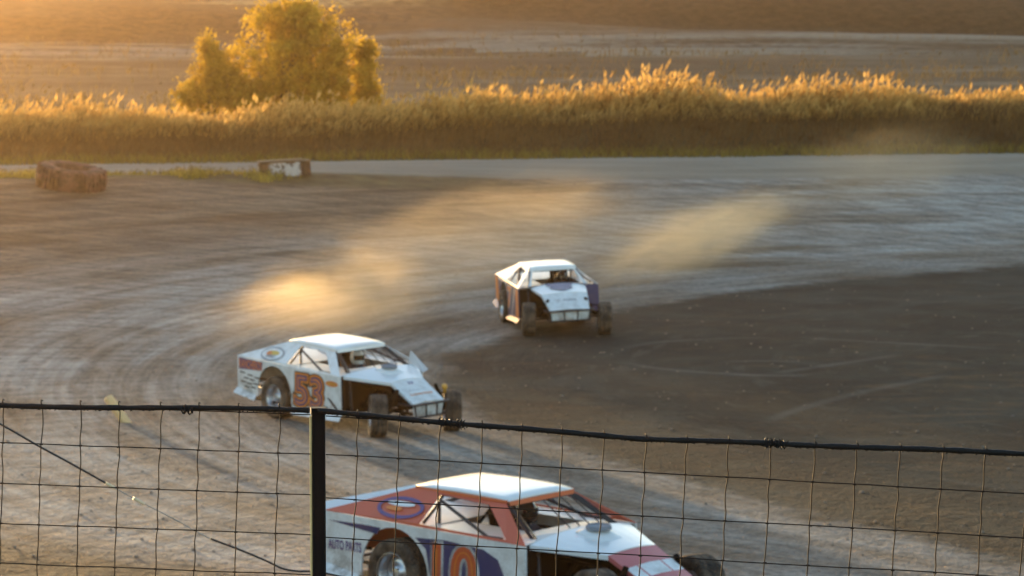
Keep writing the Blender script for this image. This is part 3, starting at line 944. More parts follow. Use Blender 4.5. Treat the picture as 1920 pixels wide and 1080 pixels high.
    for s in (-1, 1):
        m = mb()
        m.panel([(0.0, s * .50, 1.15), (-0.06, s * .45, 1.15), (.40, s * .58, .86), (.48, s * .66, .84)], 0.008, (0.6, 0, 0.8))
        m.build('windscreen_post', P['post'], root)
    # wind deflector on the inside edge of the cowl
    if P.get('deflector'):
        m = mb()
        m.panel([(.38, .66, .87), (.42, .70, 1.10), (.98, .62, .84), (.93, .56, .79)], 0.006, (0.1, -1, 0.15))
        m.build('wind_deflector', PLAST, root)
    if P.get('front_panel'):
        m = mb()
        m.panel([(.50, HW - .002, .835), (.50, .50, .85), (.52, .54, .30), (.52, HW - .002, .22)], 0.008, (1, 0, 0))
        m.build('front_panel', P['front_panel'], root)
    if P.get('spoiler'):
        m = mb()
        m.panel([(-2.40, -.87, .925), (-2.40, .87, .925), (-2.50, .84, 1.005), (-2.50, -.87, 1.005)], 0.008, (1, 0, .4))
        m.build('rear_spoiler', P['spoiler'], root)
    # chassis, engine bay, floor
    m = mb()
    m.panel([(.475, -HW + .03, .82), (.475, HW - .03, .82), (.475, HW - .03, .20), (.475, -HW + .03, .20)], 0.015, (1, 0, 0))
    m.panel([(-2.3, -HW + .06, .20), (.47, -HW + .06, .20), (.47, HW - .06, .20), (-2.3, HW - .06, .20)], 0.02, (0, 0, 1))
    m.box((.84, 0, .50), (.62, .44, .34)); m.box((.84, 0, .68), (.50, .28, .10))
    m.panel([(.49, .42, .76), (1.15, .30, .66), (1.15, .30, .24), (.49, .42, .22)], 0.012, (0, 1, 0))
    m.box((1.28, 0, .46), (.08, .56, .36))
    for s in (-1, 1):
        m.tube([(.48, s * .34, .28), (1.70, s * .34, .28)], .03, 8)
        m.tube([(.48, s * .40, .66), (1.10, s * .36, .60), (1.60, s * .34, .32)], .022, 8)
        for q in range(4):
            m.tube([(.62 + .14 * q, s * .22, .58), (.62 + .14 * q, s * .36, .50), (.56 + .10 * q, s * .42, .34), (.40, s * .42, .26)], .022, 6)
        m.tube([(1.20, s * .34, .26), (1.375, s * .72, .24), (1.55, s * .34, .26)], .016, 6)
        m.tube([(1.26, s * .36, .54), (1.375, s * .72, .46), (1.50, s * .36, .54)], .014, 6)
        m.tube([(1.42, s * .40, .66), (1.40, s * .62, .28)], .032, 8)
    m.tube([(-1.375, -.70, .35), (-1.375, .70, .35)], .05, 8)
    m.box((-1.375, 0, .36), (.30, .34, .30))
    m.tube([(1.375, -.72, .34), (1.375, .72, .34)], .018, 6)
    m.build('chassis', DARK, root)
    m = mb()
    m.lathe([(0.001, .050), (.026, .045), (.044, .025), (.050, 0), (.042, -.03), (.028, -.045), (.026, -.10), (.001, -.10)], c=(1.46, .57, .60), n=16, axis='Z')
    if P.get('cap'):
        m.build('shock_cap', AMBER, root)
    # seat and steering wheel
    m = mb()
    m.panel([(-.72, .06, .28), (-.72, .50, .28), (-.86, .48, 1.06), (-.86, .08, 1.06)], 0.04, (1, 0, 0.2))
    m.panel([(-.72, .06, .30), (-.20, .06, .34), (-.20, .50, .34), (-.72, .50, .30)], 0.04, (0, 0, 1))
    for Y in (.05, .51):
        m.panel([(-.74, Y, .30), (-.25, Y, .36), (-.25, Y, .46), (-.66, Y, .56), (-.78, Y, .92), (-.86, Y, .92)], 0.02, (0, 1, 0))
    m.build('seat', DARK, root)
    m = MB(T @ Matrix.Translation((.07, 0, -.12)))
    ring = [(-.12 + .06 * math.cos(a_), .28 + .17 * math.sin(a_), .78 + .16 * math.cos(a_)) for a_ in [2 * math.pi * q / 20 for q in range(21)]]
    m.tube(ring, 0.014, 6, caps=False)
    for a_ in (0.5, 2.6, 4.7):
        m.tube([(-.10, .28, .78), (-.12 + .06 * math.cos(a_), .28 + .17 * math.sin(a_), .78 + .16 * math.cos(a_))], 0.009, 6)
    m.tube([(-.10, .28, .78), (.10, .28, .70)], 0.015, 6)
    m.build('steering_wheel', STEELB, root)
    # wheels
    for s in (-1, 1):
        make_wheel(root, (1.375, s * (track + .015), .352), .352, .27, steer, random.random())
        make_wheel(root, (-1.375, s * (track - .02), .365), .365, .32, 0.0, random.random())
    return root, T, sides, cabs, hood, nose, (A, B, a, b), roof

def sail_frame(quad, s, u0, v0):
    """a point on the sail panel and axes along it: u from tail to window, v up"""
    A, B, a, b = [Vector((p[0], p[1] * s, p[2])) for p in quad]
    p = A.lerp(a, u0).lerp(B.lerp(b, u0), v0)
    U = (a - A).normalized()
    if s > 0: U = -U
    N = (a - A).cross(B - A).normalized()
    if N.y * s < 0: N = -N
    V = N.cross(U).normalized()
    return p + N * 0.010, U, V, N

def ellipse(m, O, U, V, rx, ry, n=40, inner=None, lift=0.0):
    N = U.cross(V)
    o_ = [O + U * rx * math.cos(2 * math.pi * k / n) + V * ry * math.sin(2 * math.pi * k / n) + N * lift for k in range(n)]
    if inner is None:
        m.add(o_, [tuple(range(n))])
    else:
        i_ = [O + U * rx * inner * math.cos(2 * math.pi * k / n) + V * ry * (1 - (1 - inner) * rx / ry) * math.sin(2 * math.pi * k / n) + N * lift for k in range(n)]
        m.add(o_ + i_, [(k, (k + 1) % n, n + (k + 1) % n, n + k) for k in range(n)])

def side_axes(s):
    return (Vector((1, 0, 0)) if s < 0 else Vector((-1, 0, 0))), Vector((0, 0, 1))

def on_side(s, X, Z, lift=0.004):
    return Vector((X, s * (HW + lift), Z))

def number(T, side, s, txt, X0, X1, Z0, Z1, layers, shear=0.0, spacing=1.0):
    """layered racing number: (colour, stroke offset) from the outermost outline to the fill"""
    U, V = side_axes(s)
    m = MB(T)
    for i, (mi, off) in enumerate(layers):
        m.cur = mi
        put_text(m, txt, on_side(s, X0 if s < 0 else X1, Z0, 0.004 + 0.0025 * i), U, V, X1 - X0, Z1 - Z0, off, shear, spacing)
    return m

def stripes(T, side, s, mat, polys, lift=0.004):
    for pts in polys:
        m = MB(T)
        poly_side(m, s, pts, lift)
        m.build('stripe', mat, side)

def poly_side(m, s, pts, lift=0.004):
    m.add([on_side(s, X, Z, lift) for X, Z in pts], [tuple(range(len(pts)))])

# ---- car with number 53
p = at(682, 796)
H53 = R(-49)
P53 = dict(right=WHITE, left=WHITE, cab=WHITE, roof=ROOFW, roof_edge=ROOFW, cowl=INNER, hood=ROOFW, nose=WHITE, post=BLACKP, cap=True, deflector=True, scale=.955)
car53, T, sides, cabs, hood, nose, quad, roof = race_car('white race car numbered 53 in orange and purple, sliding behind the fence post', p, H53, P53, R(-33), 4.0, .13, .80, .345, .33, .775)
for s in (-1, 1):
    U, V = side_axes(s)
    number(T, sides[s], s, '53', -.76, .00, .25, .76, [(0, .095), (1, .068), (0, .022), (2, .010), (1, -.026)], 0.06, 0.98).build('race_number', [BLACKP, ORANGE, PURPLE], sides[s])
    m = MB(T)
    m.cur = 0; poly_side(m, s, [(-2.39, .70), (-1.72, .72), (-1.68, .87), (-2.38, .90)], .0035)
    m.cur = 1; put_text(m, 'RANCHEROS', on_side(s, -2.37 if s < 0 else -1.70, .725, .006), U, V, .67, .150, .012)
    m.build('lettering', [PURPLE, ORANGE], sides[s])
    for k, (X, Z) in enumerate([(-2.36, .66), (-2.14, .63), (-2.25, .57), (-2.08, .55), (-2.34, .50), (-2.16, .48), (-1.98, .49), (-2.24, .42), (-2.06, .42), (-1.93, .60)]):
        m = MB(T)
        poly_side(m, s, [(X, Z), (X + .15, Z - .008), (X + .15, Z - .034), (X, Z - .024)], .004)
        m.build('louvre', BLACKP, sides[s])
    m = MB(T)
    m.cur = 0
    cx = .27
    ellipse(m, on_side(s, cx, .70, .004), U, V, .17, .048)
    m.cur = 1
    put_text(m, 'Racing', on_side(s, cx - .10 if s < 0 else cx + .10, .683, .0065), U, V, .20, .035, .02)
    m.build('sponsor_badge', [ORANGE, YELLOW], sides[s])
    stripes(T, sides[s], s, BLACKP, [[(.12, .46), (.22, .44), (.46, .26), (.44, .20)],
        [(-.02, .31), (.10, .30), (.36, .20), (.34, .18)],
        [(-.98, .45), (-.86, .42), (-.88, .36), (-.95, .38)]], .004)
    O, U2, V2, N2 = sail_frame(quad, s, .50, .33)
    m = MB(T)
    m.cur = 1; ellipse(m, O, U2, V2, .285, .135)
    m.cur = 0; ellipse(m, O, U2, V2, .30, .15, inner=.92, lift=.002)
    m.cur = 2; ellipse(m, O + U2 * .01 + V2 * .02, U2, V2, .17, .048, lift=.002)
    m.cur = 3; ellipse(m, O - U2 * .09 + V2 * .0, U2, V2, .07, .045, lift=.004)
    m.cur = 0; put_text(m, 'SPEED', O - U2 * .12 - V2 * .085, U2, V2, .24, .055, .03, lift=.004)
    m.build('oval_logo', [GREYP, WHITE, YELLOW, ORANGE], cabs[s])
def nose_frame(u, q, lift=.012, hk=.345, hn=.33):
    return Vector((1.165 + .56 * u, (hk + (hn - hk) * u) * q, .748 - .300 * u + .018 * (1 - q * q) + lift))
def nose_text(T, txt, u, w, h, off=.02, q0=None, shear=0.0):
    m = MB(T)
    Un = Vector((0, 1, 0)); Vn = Vector((-.56, 0, .300)).normalized()
    o_ = nose_frame(u, 0, 0.0); put_text(m, txt, Vector((o_.x, -w / 2, o_.z)), Un, Vn, w, h, off, shear, lift=.004)
    return m
m = nose_text(T, 'Southside Racing', .72, .46, .055, .035, shear=.15); m.build('lettering', ORANGE, nose)
m = nose_text(T, 'thank you crew', .52, .36, .035, .0); m.build('lettering', GREYP, nose)
m = nose_text(T, '53', .22, .10, .06, .03); m.build('race_number', PURPLE, nose)
m = MB(T); put_text(m, 'Motorsports', (-.02, .18, 1.255), (0, -1, 0), (-1, 0, .05), .34, .04, .02)
m.build('lettering', ORANGE, roof)

# ---- far car, seen from the front
p = at(1040, 616)
PF = dict(right=NAVY, left=NAVY, cab=ROOFW, roof=ROOFW, roof_edge=ROOFW, cowl=NAVY, hood=ROOFW, nose=WHITE, post=ROOFW, cap=False, front_panel=NAVY, scoop_h=0.0)
carF, T, sides, cabs, hood, nose, quad, roof = race_car('white, orange and navy race car seen from the front, farthest of the three', p, R(-80), PF, R(-9), 3.0, .13, .60, .50, .43, .815)
for s in (-1, 1):
    U, V = side_axes(s)
    stripes(T, sides[s], s, ORANGE, [[(-2.40, .42), (-2.02, .34), (-2.05, .90), (-2.39, .905)],
        [(.10, .20), (.48, .20), (.48, .80), (.20, .82)]], .004)
    stripes(T, sides[s], s, WHITE, [[(-.46, .18), (-.36, .18), (.16, .82), (.08, .82)],
        [(-1.98, .86), (-.90, .83), (-.86, .88), (-1.98, .905)]], .0045)
    number(T, sides[s], s, '7', -.80, -.42, .34, .78, [(0, .06), (1, .03)], .1).build('race_number', [WHITE, ORANGE], sides[s])
m = nose_text(T, 'C. Wilson', .52, .42, .085, .012, shear=.3); m.build('lettering', GREYP, nose)
m = MB(T)
m.cur = 0
def hood_pt(X, Y, lift=.018):
    u = (X - .48) / .69; hw = .60 * (1 - u) + .50 * u
    q = Y / hw
    return Vector((X, Y, .838 * (1 - u) + .745 * u + (0.075 * (1 - u) + .03 * u) * (1 - abs(q) ** 2.2) + lift))
N_ = 14
rows_ = []
for i in range(N_ + 1):
    X = .52 + .56 * i / N_
    hwid = .27 * math.sqrt(max(0.0, 1 - (i / N_) ** 2.2)) + 0.03 * math.sin(i * 0.9)
    rows_.append([hood_pt(X, hwid * q, .016) for q in (-1, -.6, -.2, .2, .6, 1)])
m.sheet(rows_, .004)
m.build('hood_emblem', NAVY, hood)

# ---- nearest car, half hidden behind the wire
pr = (0.36, 29.35)
p = Vector((pr[0], pr[1], tz(*pr)))
PB = dict(right=WHITE, left=WHITE, cab=RED, roof=ROOFW, roof_edge=RED, cowl=INNER, hood=ROOFW, nose=PINK, post=BLACKP, cap=False, spoiler=ROOFW)
carB, T, sides, cabs, hood, nose, quad, roof = race_car('red and white race car numbered 10, nearest to the fence', p, R(-42), PB, R(-14), 3.0, .055, .80, .38, .36, .80)
for s in (-1, 1):
    U, V = side_axes(s)
    stripes(T, sides[s], s, NAVY, [[(-2.36, .83), (-1.62, .745), (-1.56, .82), (-1.75, .83)],
        [(-1.05, .77), (-.90, .66), (-.84, .34), (-.84, .20), (.02, .20), (.16, .34), (.20, .50), (.12, .66), (-.08, .745), (-.60, .785)]], .004)
    number(T, sides[s], s, '10', -.80, -.20, .20, .72, [(0, .080), (2, .035), (1, -.036)], .05, 1.05).build('race_number', [WHITE, ORANGE, RED], sides[s])
    m = MB(T)
    put_text(m, 'AUTO PARTS', on_side(s, -2.36 if s < 0 else -1.86, .52, .004), U, V, .50, .10, .03)
    m.build('lettering', PURPLE, sides[s])
    O, U2, V2, N2 = sail_frame(quad, s, .62, .38)
    m = MB(T)
    m.cur = 0; ellipse(m, O, U2, V2, .33, .15, inner=.86)
    m.cur = 1; ellipse(m, O + U2 * -.02 + V2 * .05, U2, V2, .20, .035, lift=.002)
    m.cur = 2; ellipse(m, O - U2 * .08 - V2 * .02, U2, V2, .12, .030, lift=.002)
    m.build('oval_logo', [PURPLE, WHITE, ORANGE], cabs[s])
m = MB(T)
m.sheet([[nose_frame(u, q, .004, .38, .36) for q in (-.98, 0, .98)] for u in (.40, .56, .70)], .003)
m.build('nose_stripe', WHITE, nose)

# ------------------------------------------------------------------ drivers
def driver(car, T, label, suit, helm, roll):
    T = T @ Matrix.Translation((.07, 0, -.12))
    pts = [(-.62, .28, .44), (-.64, .28, .60), (-.68, .28, .78), (-.66, .28, .90), (-.64, .28, .96), (-.62, .28, 1.04)]
    rad = [.16, .15, .17, .10, .065, .07]
    edges = [(0, 1), (1, 2), (2, 3), (3, 4), (4, 5)]
    def limb(start, chain):
        prev = start
        idx = []
        for q, r_ in chain:
            pts.append(q); rad.append(r_); edges.append((prev, len(pts) - 1)); prev = len(pts) - 1
            idx.append(prev)
        return idx
    for s in (-1, 1):
        y0 = .28
        ids = limb(2, [((-.66, y0 + s * .19, .84), .072), ((-.46, y0 + s * .26, .66), .050), ((-.24, y0 + s * .19, .76), .036), ((-.185, y0 + s * .175, .775), .030), ((-.145, y0 + s * .17, .785), .026)])
        hand = ids[-1]
        for f in range(4):
            dz = .030 - .020 * f
            limb(hand, [((-.118, y0 + s * (.178 - .002 * f), .790 + dz), .0095), ((-.096, y0 + s * .165, .790 + dz), .009), ((-.100, y0 + s * .140, .788 + dz * .9), .008)])
        limb(ids[-2], [((-.165, y0 + s * .145, .800), .011), ((-.140, y0 + s * .138, .812), .009)])
        limb(0, [((-.56, y0 + s * .09, .42), .095), ((-.18, y0 + s * .12, .52), .070), ((.14, y0 + s * .10, .34), .050), ((.22, y0 + s * .10, .28), .045), ((.30, y0 + s * .10, .32), .035)])
    me = bpy.data.meshes.new('person')
    me.from_pydata([tuple(T @ Vector(q)) for q in pts], edges, [])
    me.materials.append(suit)
    o = bpy.data.objects.new('person', me)
    COL.objects.link(o)
    sk = o.modifiers.new('skin', 'SKIN'); sk.use_smooth_shade = True
    lay = me.skin_vertices[0].data
    for i, r_ in enumerate(rad):
        lay[i].radius = (r_, r_)
        lay[i].use_root = (i == 0)
    sb = o.modifiers.new('subsurf', 'SUBSURF'); sb.levels = 1; sb.render_levels = 1
    o.matrix_world = car.matrix_world.copy()
    tag(o, label, 'person', 'drivers in the race cars')
    m = MB(T)
    c = (-.60, .28, 1.055)
    prof = []
    for k in range(13):
        a_ = -1.15 + (math.pi / 2 + 1.15) * k / 12
        prof.append((.125 * math.cos(a_) + .0005, .135 * math.sin(a_)))
    m.lathe(prof, c=c, n=28, axis='Z')
    m.panel([(-.50, .20, 1.02), (-.45, .28, 1.015), (-.50, .36, 1.02), (-.50, .34, .965), (-.45, .28, .955), (-.50, .22, .965)], .03, (1, 0, 0))
    hm = m.build('helmet', helm, o)
    m = MB(T)
    rows = []
    for k in range(9):
        a_ = -1.1 + 2.2 * k / 8
        rows.append([(c[0] + .131 * math.cos(a_) * .99, c[1] + .131 * math.sin(a_), c[2] + .05), (c[0] + .134 * math.cos(a_), c[1] + .134 * math.sin(a_), c[2] + .01), (c[0] + .131 * math.cos(a_), c[1] + .131 * math.sin(a_), c[2] - .035)])
    m.sheet(rows, .003, (-1, 0, 0))
    m.build('visor', VISOR, hm)
    return o
driver(car53, carT(4.0, .13), 'person in a white helmet at the wheel of the white car numbered 53', SUIT, HELMW, 0)
driver(carF, carT(3.0, .13), 'person in a dark helmet at the wheel of the farthest race car', SUITB, HELMD, 0)
driver(carB, carT(3.0, .055), 'person in dark clothing at the wheel of the red and white car nearest the fence', SUIT, HELMD, 0)

# ------------------------------------------------------------------ trackside tyre and block
def tractor_tyre():
    p = at(131, 352)
    root = empty('tractor_tyre', p)
    tag(root, 'big worn tractor tyre lying flat at the outer edge of the track', 'tyre')
    Rr, h = 1.02, 0.66
    m = MB()
    m.lathe([(.52, .06), (.58, 0), (.80, -.02), (.94, .03), (.985, .12), (.99, h / 2), (.985, h - .12), (.94, h - .03), (.80, h + .02), (.58, h), (.52, h - .06), (.55, h * .5), (.52, .06)], n=64, axis='Z')
    t = NT('old_tractor_rubber')
    tc = t.n('ShaderNodeTexCoord').outputs['Object']
    n1 = t.noise(tc, 3.5, 5, 0.65)
    c = t.mix(t.smooth(n1, .35, .65), (0.075, 0.038, 0.026), (0.25, 0.115, 0.078))
    mt = t.done(t.bsdf(c, 0.9, 0, 0.2, t.bump(t.noise(tc, 20, 3), .4, .02)))
    body = m.build('tyre_casing', mt, root)
    m = MB()
    nl = 22
    for k in range(nl):
        for side in (0, 1):
            a0 = 2 * math.pi * (k + .5 * side) / nl
            a1 = a0 + 0.05
            z0, z1 = (.01, h * .62) if side == 0 else (h - .01, h * .38)
            vs = []
            for (aa, zz, rr) in ((a0, z0, .95), (a1, z1, .99)):
                for da in (-.045, .045):
                    for rad in (rr - .03, rr + .075):
                        vs.append((rad * math.cos(aa + da), rad * math.sin(aa + da), zz))
            m.add(vs, [(0, 2, 3, 1), (4, 5, 7, 6), (1, 3, 7, 5), (0, 1, 5, 4), (2, 6, 7, 3), (0, 4, 6, 2)])
    m.build('tread_lugs', mt, root)
    n_ = (tnormal(p.x, p.y, 2.0) + Vector((0.07, -0.03, 0))).normalized()
    root.rotation_mode = 'QUATERNION'
    root.rotation_quaternion = Vector((0, 0, 1)).rotation_difference(n_)
    root.location = p + Vector((0, 0, -0.03))
tractor_tyre()

def block():
    p = at(534, 328)
    root = empty('barrier_block', p)
    tag(root, 'low weathered trackside block with patchy white paint between road and track', 'barrier')
    root.rotation_euler = (0, R(-3), R(9))
    t = NT('patchy_whitewash')
    tc = t.n('ShaderNodeTexCoord').outputs['Object']
    n1 = t.noise(tc, 4.5, 5, 0.7)
    sx = t.n('ShaderNodeSeparateXYZ'); t.put(sx.inputs[0], tc)
    ff = t.math('MULTIPLY', t.smooth(n1, .40, .54), t.math('MULTIPLY', t.smooth(sx.outputs[0], -.62, -.35), t.smooth(sx.outputs[2], .44, .36)))
    c = t.mix(ff, t.mix(n1, (0.085, 0.045, 0.026), (0.17, 0.10, 0.06)), (0.52, 0.47, 0.44))
    mt = t.done(t.bsdf(c, .9, 0, .2, t.bump(n1, .6, .05)))
    dk = plain('dark_timber', (0.075, 0.040, 0.024), .9, var=.4, scale=7, bump=.5)
    def slab(x0, x1, w, h, mat, name, jag):
        m = MB()
        nx = 14
        sec = []
        for i in range(nx + 1):
            X = x0 + (x1 - x0) * i / nx
            j = lambda: random.uniform(-jag, jag)
            sec.append([(X, -w / 2 + j(), -.05), (X, -w / 2 + .03 + j(), h * .55 + j()), (X, -w / 2 + .05 + j(), h - .03 + j()), (X, -w / 2 + .10, h + j()), (X, w / 2 - .08, h + j()), (X, w / 2 - .03, h - .04), (X, w / 2, -.05)])
        vs = [q for s_ in sec for q in s_]
        k = 7
        fs = [(i * k + q, i * k + q + 1, (i + 1) * k + q + 1, (i + 1) * k + q) for i in range(nx) for q in range(k - 1)]
        fs += [tuple(range(k)), tuple(reversed(range(nx * k, nx * k + k)))]
        m.add(vs, fs)
        return m.build(name, mat, root)
    slab(-.80, .50, .55, .43, mt, 'block_body', .012)
    slab(.505, .82, .50, .40, dk, 'end_timber', .015)
    m = MB()
    m.box((-.12, .02, .462), (1.42, .60, .045)); m.box((.66, .0, .430), (.30, .54, .04))
    m.build('top_board', plain('grey_board', (0.20, 0.14, 0.09), .85, var=.35, scale=6, bump=.4), root)
block()

# leaning stake at the outside of the track, left
def stake():
    b = at(236, 792)
    m = MB()
    tip = b + Vector((-.29, .05, .39))
    d = tip - b
    m.tube([b - d * .15, b + d * .35, b + d * .75, b + d], [.075, .078, .080, .076], 10)
    m.tube([b + d, b + d * 1.03], [.070, .045], 10)
    o = m.build('wooden_stake', plain('pale_wood', (0.80, 0.52, 0.25), .7, var=.12, scale=8, bump=.3))
    tag(o, 'short pale wooden stake leaning over the dirt at the left', 'stake')
stake()

# loose clods thrown on the dirt
def clods():
    n = 1500
    px = rng.uniform(-100, 2020, n); py = rng.uniform(640, 1075, n)
    V = []; Fc = []
    base = np.array([(1, 0, 0), (-1, 0, 0), (0, 1, 0), (0, -1, 0), (0, 0, 1), (0, 0, -1)], float)
    tri = np.array([(0, 2, 4), (2, 1, 4), (1, 3, 4), (3, 0, 4), (2, 0, 5), (1, 2, 5), (3, 1, 5), (0, 3, 5)])
    Y = rng.uniform(26, 80, n); X = rng.uniform(-.2, .2, n) * Y
    Z = terrain(X, Y)
    for i in range(n):
        s = 0.010 + 0.028 * rng.random() ** 3
        q = base * rng.uniform(.6, 1.3, (6, 1)) * s * np.array([1.2, 1.2, .7])
        a_ = rng.uniform(0, 6.28); c_, s_ = math.cos(a_), math.sin(a_)
        q = np.stack([q[:, 0] * c_ - q[:, 1] * s_, q[:, 0] * s_ + q[:, 1] * c_, q[:, 2]], 1) + np.array([X[i], Y[i], Z[i] + s * .3])
        Fc.append(tri + len(V) * 6); V.append(q)
    o = np_mesh('dirt_clods', np.concatenate(V), np.concatenate(Fc), [plain('clod_earth', (0.20, 0.165, 0.13), .95, var=.4, scale=3)])
    tag(o, 'crumbs of loose earth scattered over track and infield', 'earth clods', kind='stuff')
clods()

# ------------------------------------------------------------------ fence
M_RAIL = plain('black_iron', (0.007, 0.006, 0.007), .6, 0, .25, var=.4, scale=60, bump=.4)
M_WIRE = plain('rusty_wire', (0.020, 0.010, 0.006), .7, 0, .25, var=.5, scale=40)
M_POST = plain('black_post', (0.004, 0.0035, 0.005), .6, 0, .12, var=.5, scale=25, bump=.2)
fence = empty('wire_fence', (fence_pt(595, 770, 7.2).x, 7.2, tz(-.5, 7.2)))
tag(fence, 'rusty wire mesh fence with black steel post and black top rail', 'fence')
FO = fence.location.copy()
def fmb():
    return MB(Matrix.Translation(-FO))
def yl(px): return 7.2 + 0.10 * (595 - px) / 600      # depth of the panels at an image column
def yr(px): return 7.2 - 0.40 * (px - 595) / 1325
gz = tz(0, 7.2)

m = fmb()
pc = fence_pt(596.5, 780, 7.215)
W_ = 0.0345
rz = Matrix.Rotation(R(9), 3, 'Z')
def rounded(w, z0, z1):
    ring = []
    rr = .006
    for (sx_, sy_, a0) in ((1, 1, 0), (-1, 1, 90), (-1, -1, 180), (1, -1, 270)):
        for k in range(4):
            a_ = R(a0 + 30 * k)
            ring.append(Vector((sx_ * (w / 2 - rr) + rr * math.cos(a_), sy_ * (w / 2 - rr) + rr * math.sin(a_), 0)))
    ring = [rz @ q for q in ring]
    n_ = len(ring)
    lo = [Vector((pc.x, pc.y, z0)) + q for q in ring]; hi = [Vector((pc.x, pc.y, z1)) + q for q in ring]
    m.add(lo + hi, [(i, (i + 1) % n_, (i + 1) % n_ + n_, i + n_) for i in range(n_)] + [tuple(range(n_, 2 * n_)), tuple(reversed(range(n_)))])
ztop = fence_pt(596, 765, 7.2).z
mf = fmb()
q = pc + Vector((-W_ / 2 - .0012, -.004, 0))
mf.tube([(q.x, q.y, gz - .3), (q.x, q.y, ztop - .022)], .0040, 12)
mf.build('sunlit_post_edge', plain('sunlit_edge_gold', (0.85, 0.60, 0.30), .5, 0, var=.35, scale=30), fence)  # gold strip paints the sun on the post's left edge
rounded(W_, gz - .3, ztop - .016)
W2 = W_ + .004
rounded(W2, ztop - .018, ztop)
m.build('fence_post', M_POST, fence)
# end posts outside the picture
for px, f_ in ((-700, yl), (2900, yr)):
    m = fmb()
    q = fence_pt(px, 770 if px < 0 else 905, f_(px))
    m.box((q.x, q.y, (q.z + gz - .3) / 2), (W_, W_, q.z - gz + .3))
    m.build('fence_post', M_POST, fence)

def wob(i, k, amp):
    return amp * (vnoise(i * 1.0 + k * 13.7, k * 3.1, 71) - .5) * 2

def railpath(pts, f_):
    return [fence_pt(px, py, f_(px) - .016) for px, py in pts]
m = fmb()
def lin(px, a, b): return a[1] + (b[1] - a[1]) * (px - a[0]) / (b[0] - a[0])
L_pts = [(px, lin(px, (0, 760), (583, 769)) + (1.5 * math.sin(px * .011)) + 2 * ((px - 290) / 290) ** 2 * (-1 if px < 0 else 0)) for px in range(-700, 600, 20)]
R_pts = []
for px in range(596, 2901, 20):
    if px < 1200: py = 770 + (822 - 770) * ((px - 596) / 604) ** 0.93
    else: py = 822 + (850 - 822) * (px - 1200) / 720
    R_pts.append((px, py + .8 * math.sin(px * .017)))
for pts, f_ in ((L_pts, yl), (R_pts, yr)):
    pp = railpath(pts, f_)
    rr = [.0066 + .0008 * math.sin(i * 1.7) + .0006 * random.random() for i in range(len(pp))]
    mm = fmb(); mm.tube(pp, rr, 10)
    # burrs of rust and thin wire wound under the rail
    for i in range(0, len(pp) - 1):
        for _ in range(2):
            c = pp[i].lerp(pp[i + 1], random.random()) + Vector((0, -.002, -.0062))
            mm.tube([c, c + Vector((random.uniform(-.006, .006), 0, -random.uniform(.001, .0035)))], [.0022, .0006], 5)
    mm.build('top_rail', M_RAIL, fence)

# wire mesh: wavy verticals tied to straight horizontals, one mesh per panel
def mesh_panel(x0s, top, hz, f_, px0, px1, sl, nm):
    mm = fmb()
    rw = .0016
    for k, y0 in enumerate(hz):
        pts = []
        for i, px in enumerate(np.linspace(px0, px1, 50)):
            py = y0(px) + wob(i * .45, k + 5, 1.0)
            pts.append(fence_pt(px, py, f_(px)))
        mm.tube(pts, rw, 6)
    for k, (xt, xb) in enumerate(x0s):
        y0 = top(xt) - 2
        pts = []
        for i, py in enumerate(np.arange(y0, 1500, 12)):
            px = xt + (xb - xt) * (py - y0) / (1080 - y0) + wob(i * .5, k + 40, 1.5) + .8 * math.sin((py - y0) / 75 * 2 * math.pi + k)
            pts.append(fence_pt(px, py, f_(px) + .0022))
        mm.tube(pts, rw, 6)
        c = fence_pt(xt, y0 + 2, f_(xt))                        # twist over the rail
        mm.tube([c + Vector((0, 0, .0)), c + Vector((.002, -.02, .004)), c + Vector((.0, -.024, .012)), c + Vector((-.002, -.012, .017)), c + Vector((0, 0, .014))], rw, 5)
    for k, y0 in enumerate(hz):                                 # knots at the crossings
        for (xt, xb) in x0s:
            py = y0(xt)
            px = xt + (xb - xt) * (py - top(xt)) / (1080 - top(xt))
            c = fence_pt(px, y0(px), f_(px))
            mm.tube([c + Vector((-.004, -.002, .0)), c + Vector((0, -.004, .001)), c + Vector((.004, -.002, 0))], .0024, 5)
    return mm.build(nm, M_WIRE, fence)
vl = [(80, 70), (153, 144), (225, 215), (303, 291), (375, 364), (449, 440), (525, 515)]
vl = [(8 - 74 * k, -1 - 74 * k) for k in range(10, -1, -1)] + vl
mesh_panel(vl, lambda px: 760 + .016 * px, [lambda px, c=c: c + .037 * px for c in (756, 830, 906, 981, 1056, 1131, 1206, 1281)], yl, -690, 582, 0, 'wire_mesh')
vr_t = [672, 750, 826, 905, 980, 1055, 1133, 1212, 1288, 1367, 1447, 1528, 1607, 1688, 1768, 1848] + [1929 + 81 * k for k in range(12)]
def rail_y(px):
    return 770 + (822 - 770) * (max(px - 596, 0) / 604) ** 0.93 if px < 1200 else 822 + 28 * (px - 1200) / 720
mesh_panel([(x_, x_ - 11 - .004 * (x_ - 600)) for x_ in vr_t], lambda px: rail_y(px) + 2,
           [lambda px: rail_y(px) + max(1.0, 8 - 7 * (px - 612) / 220)] + [lambda px, c=c, s_=s_: c + s_ * (px - 612) for c, s_ in ((852, .0565), (934, .057), (1008, .0575), (1084, .058), (1160, .058), (1236, .058))], yr, 611, 2880, 0, 'wire_mesh')

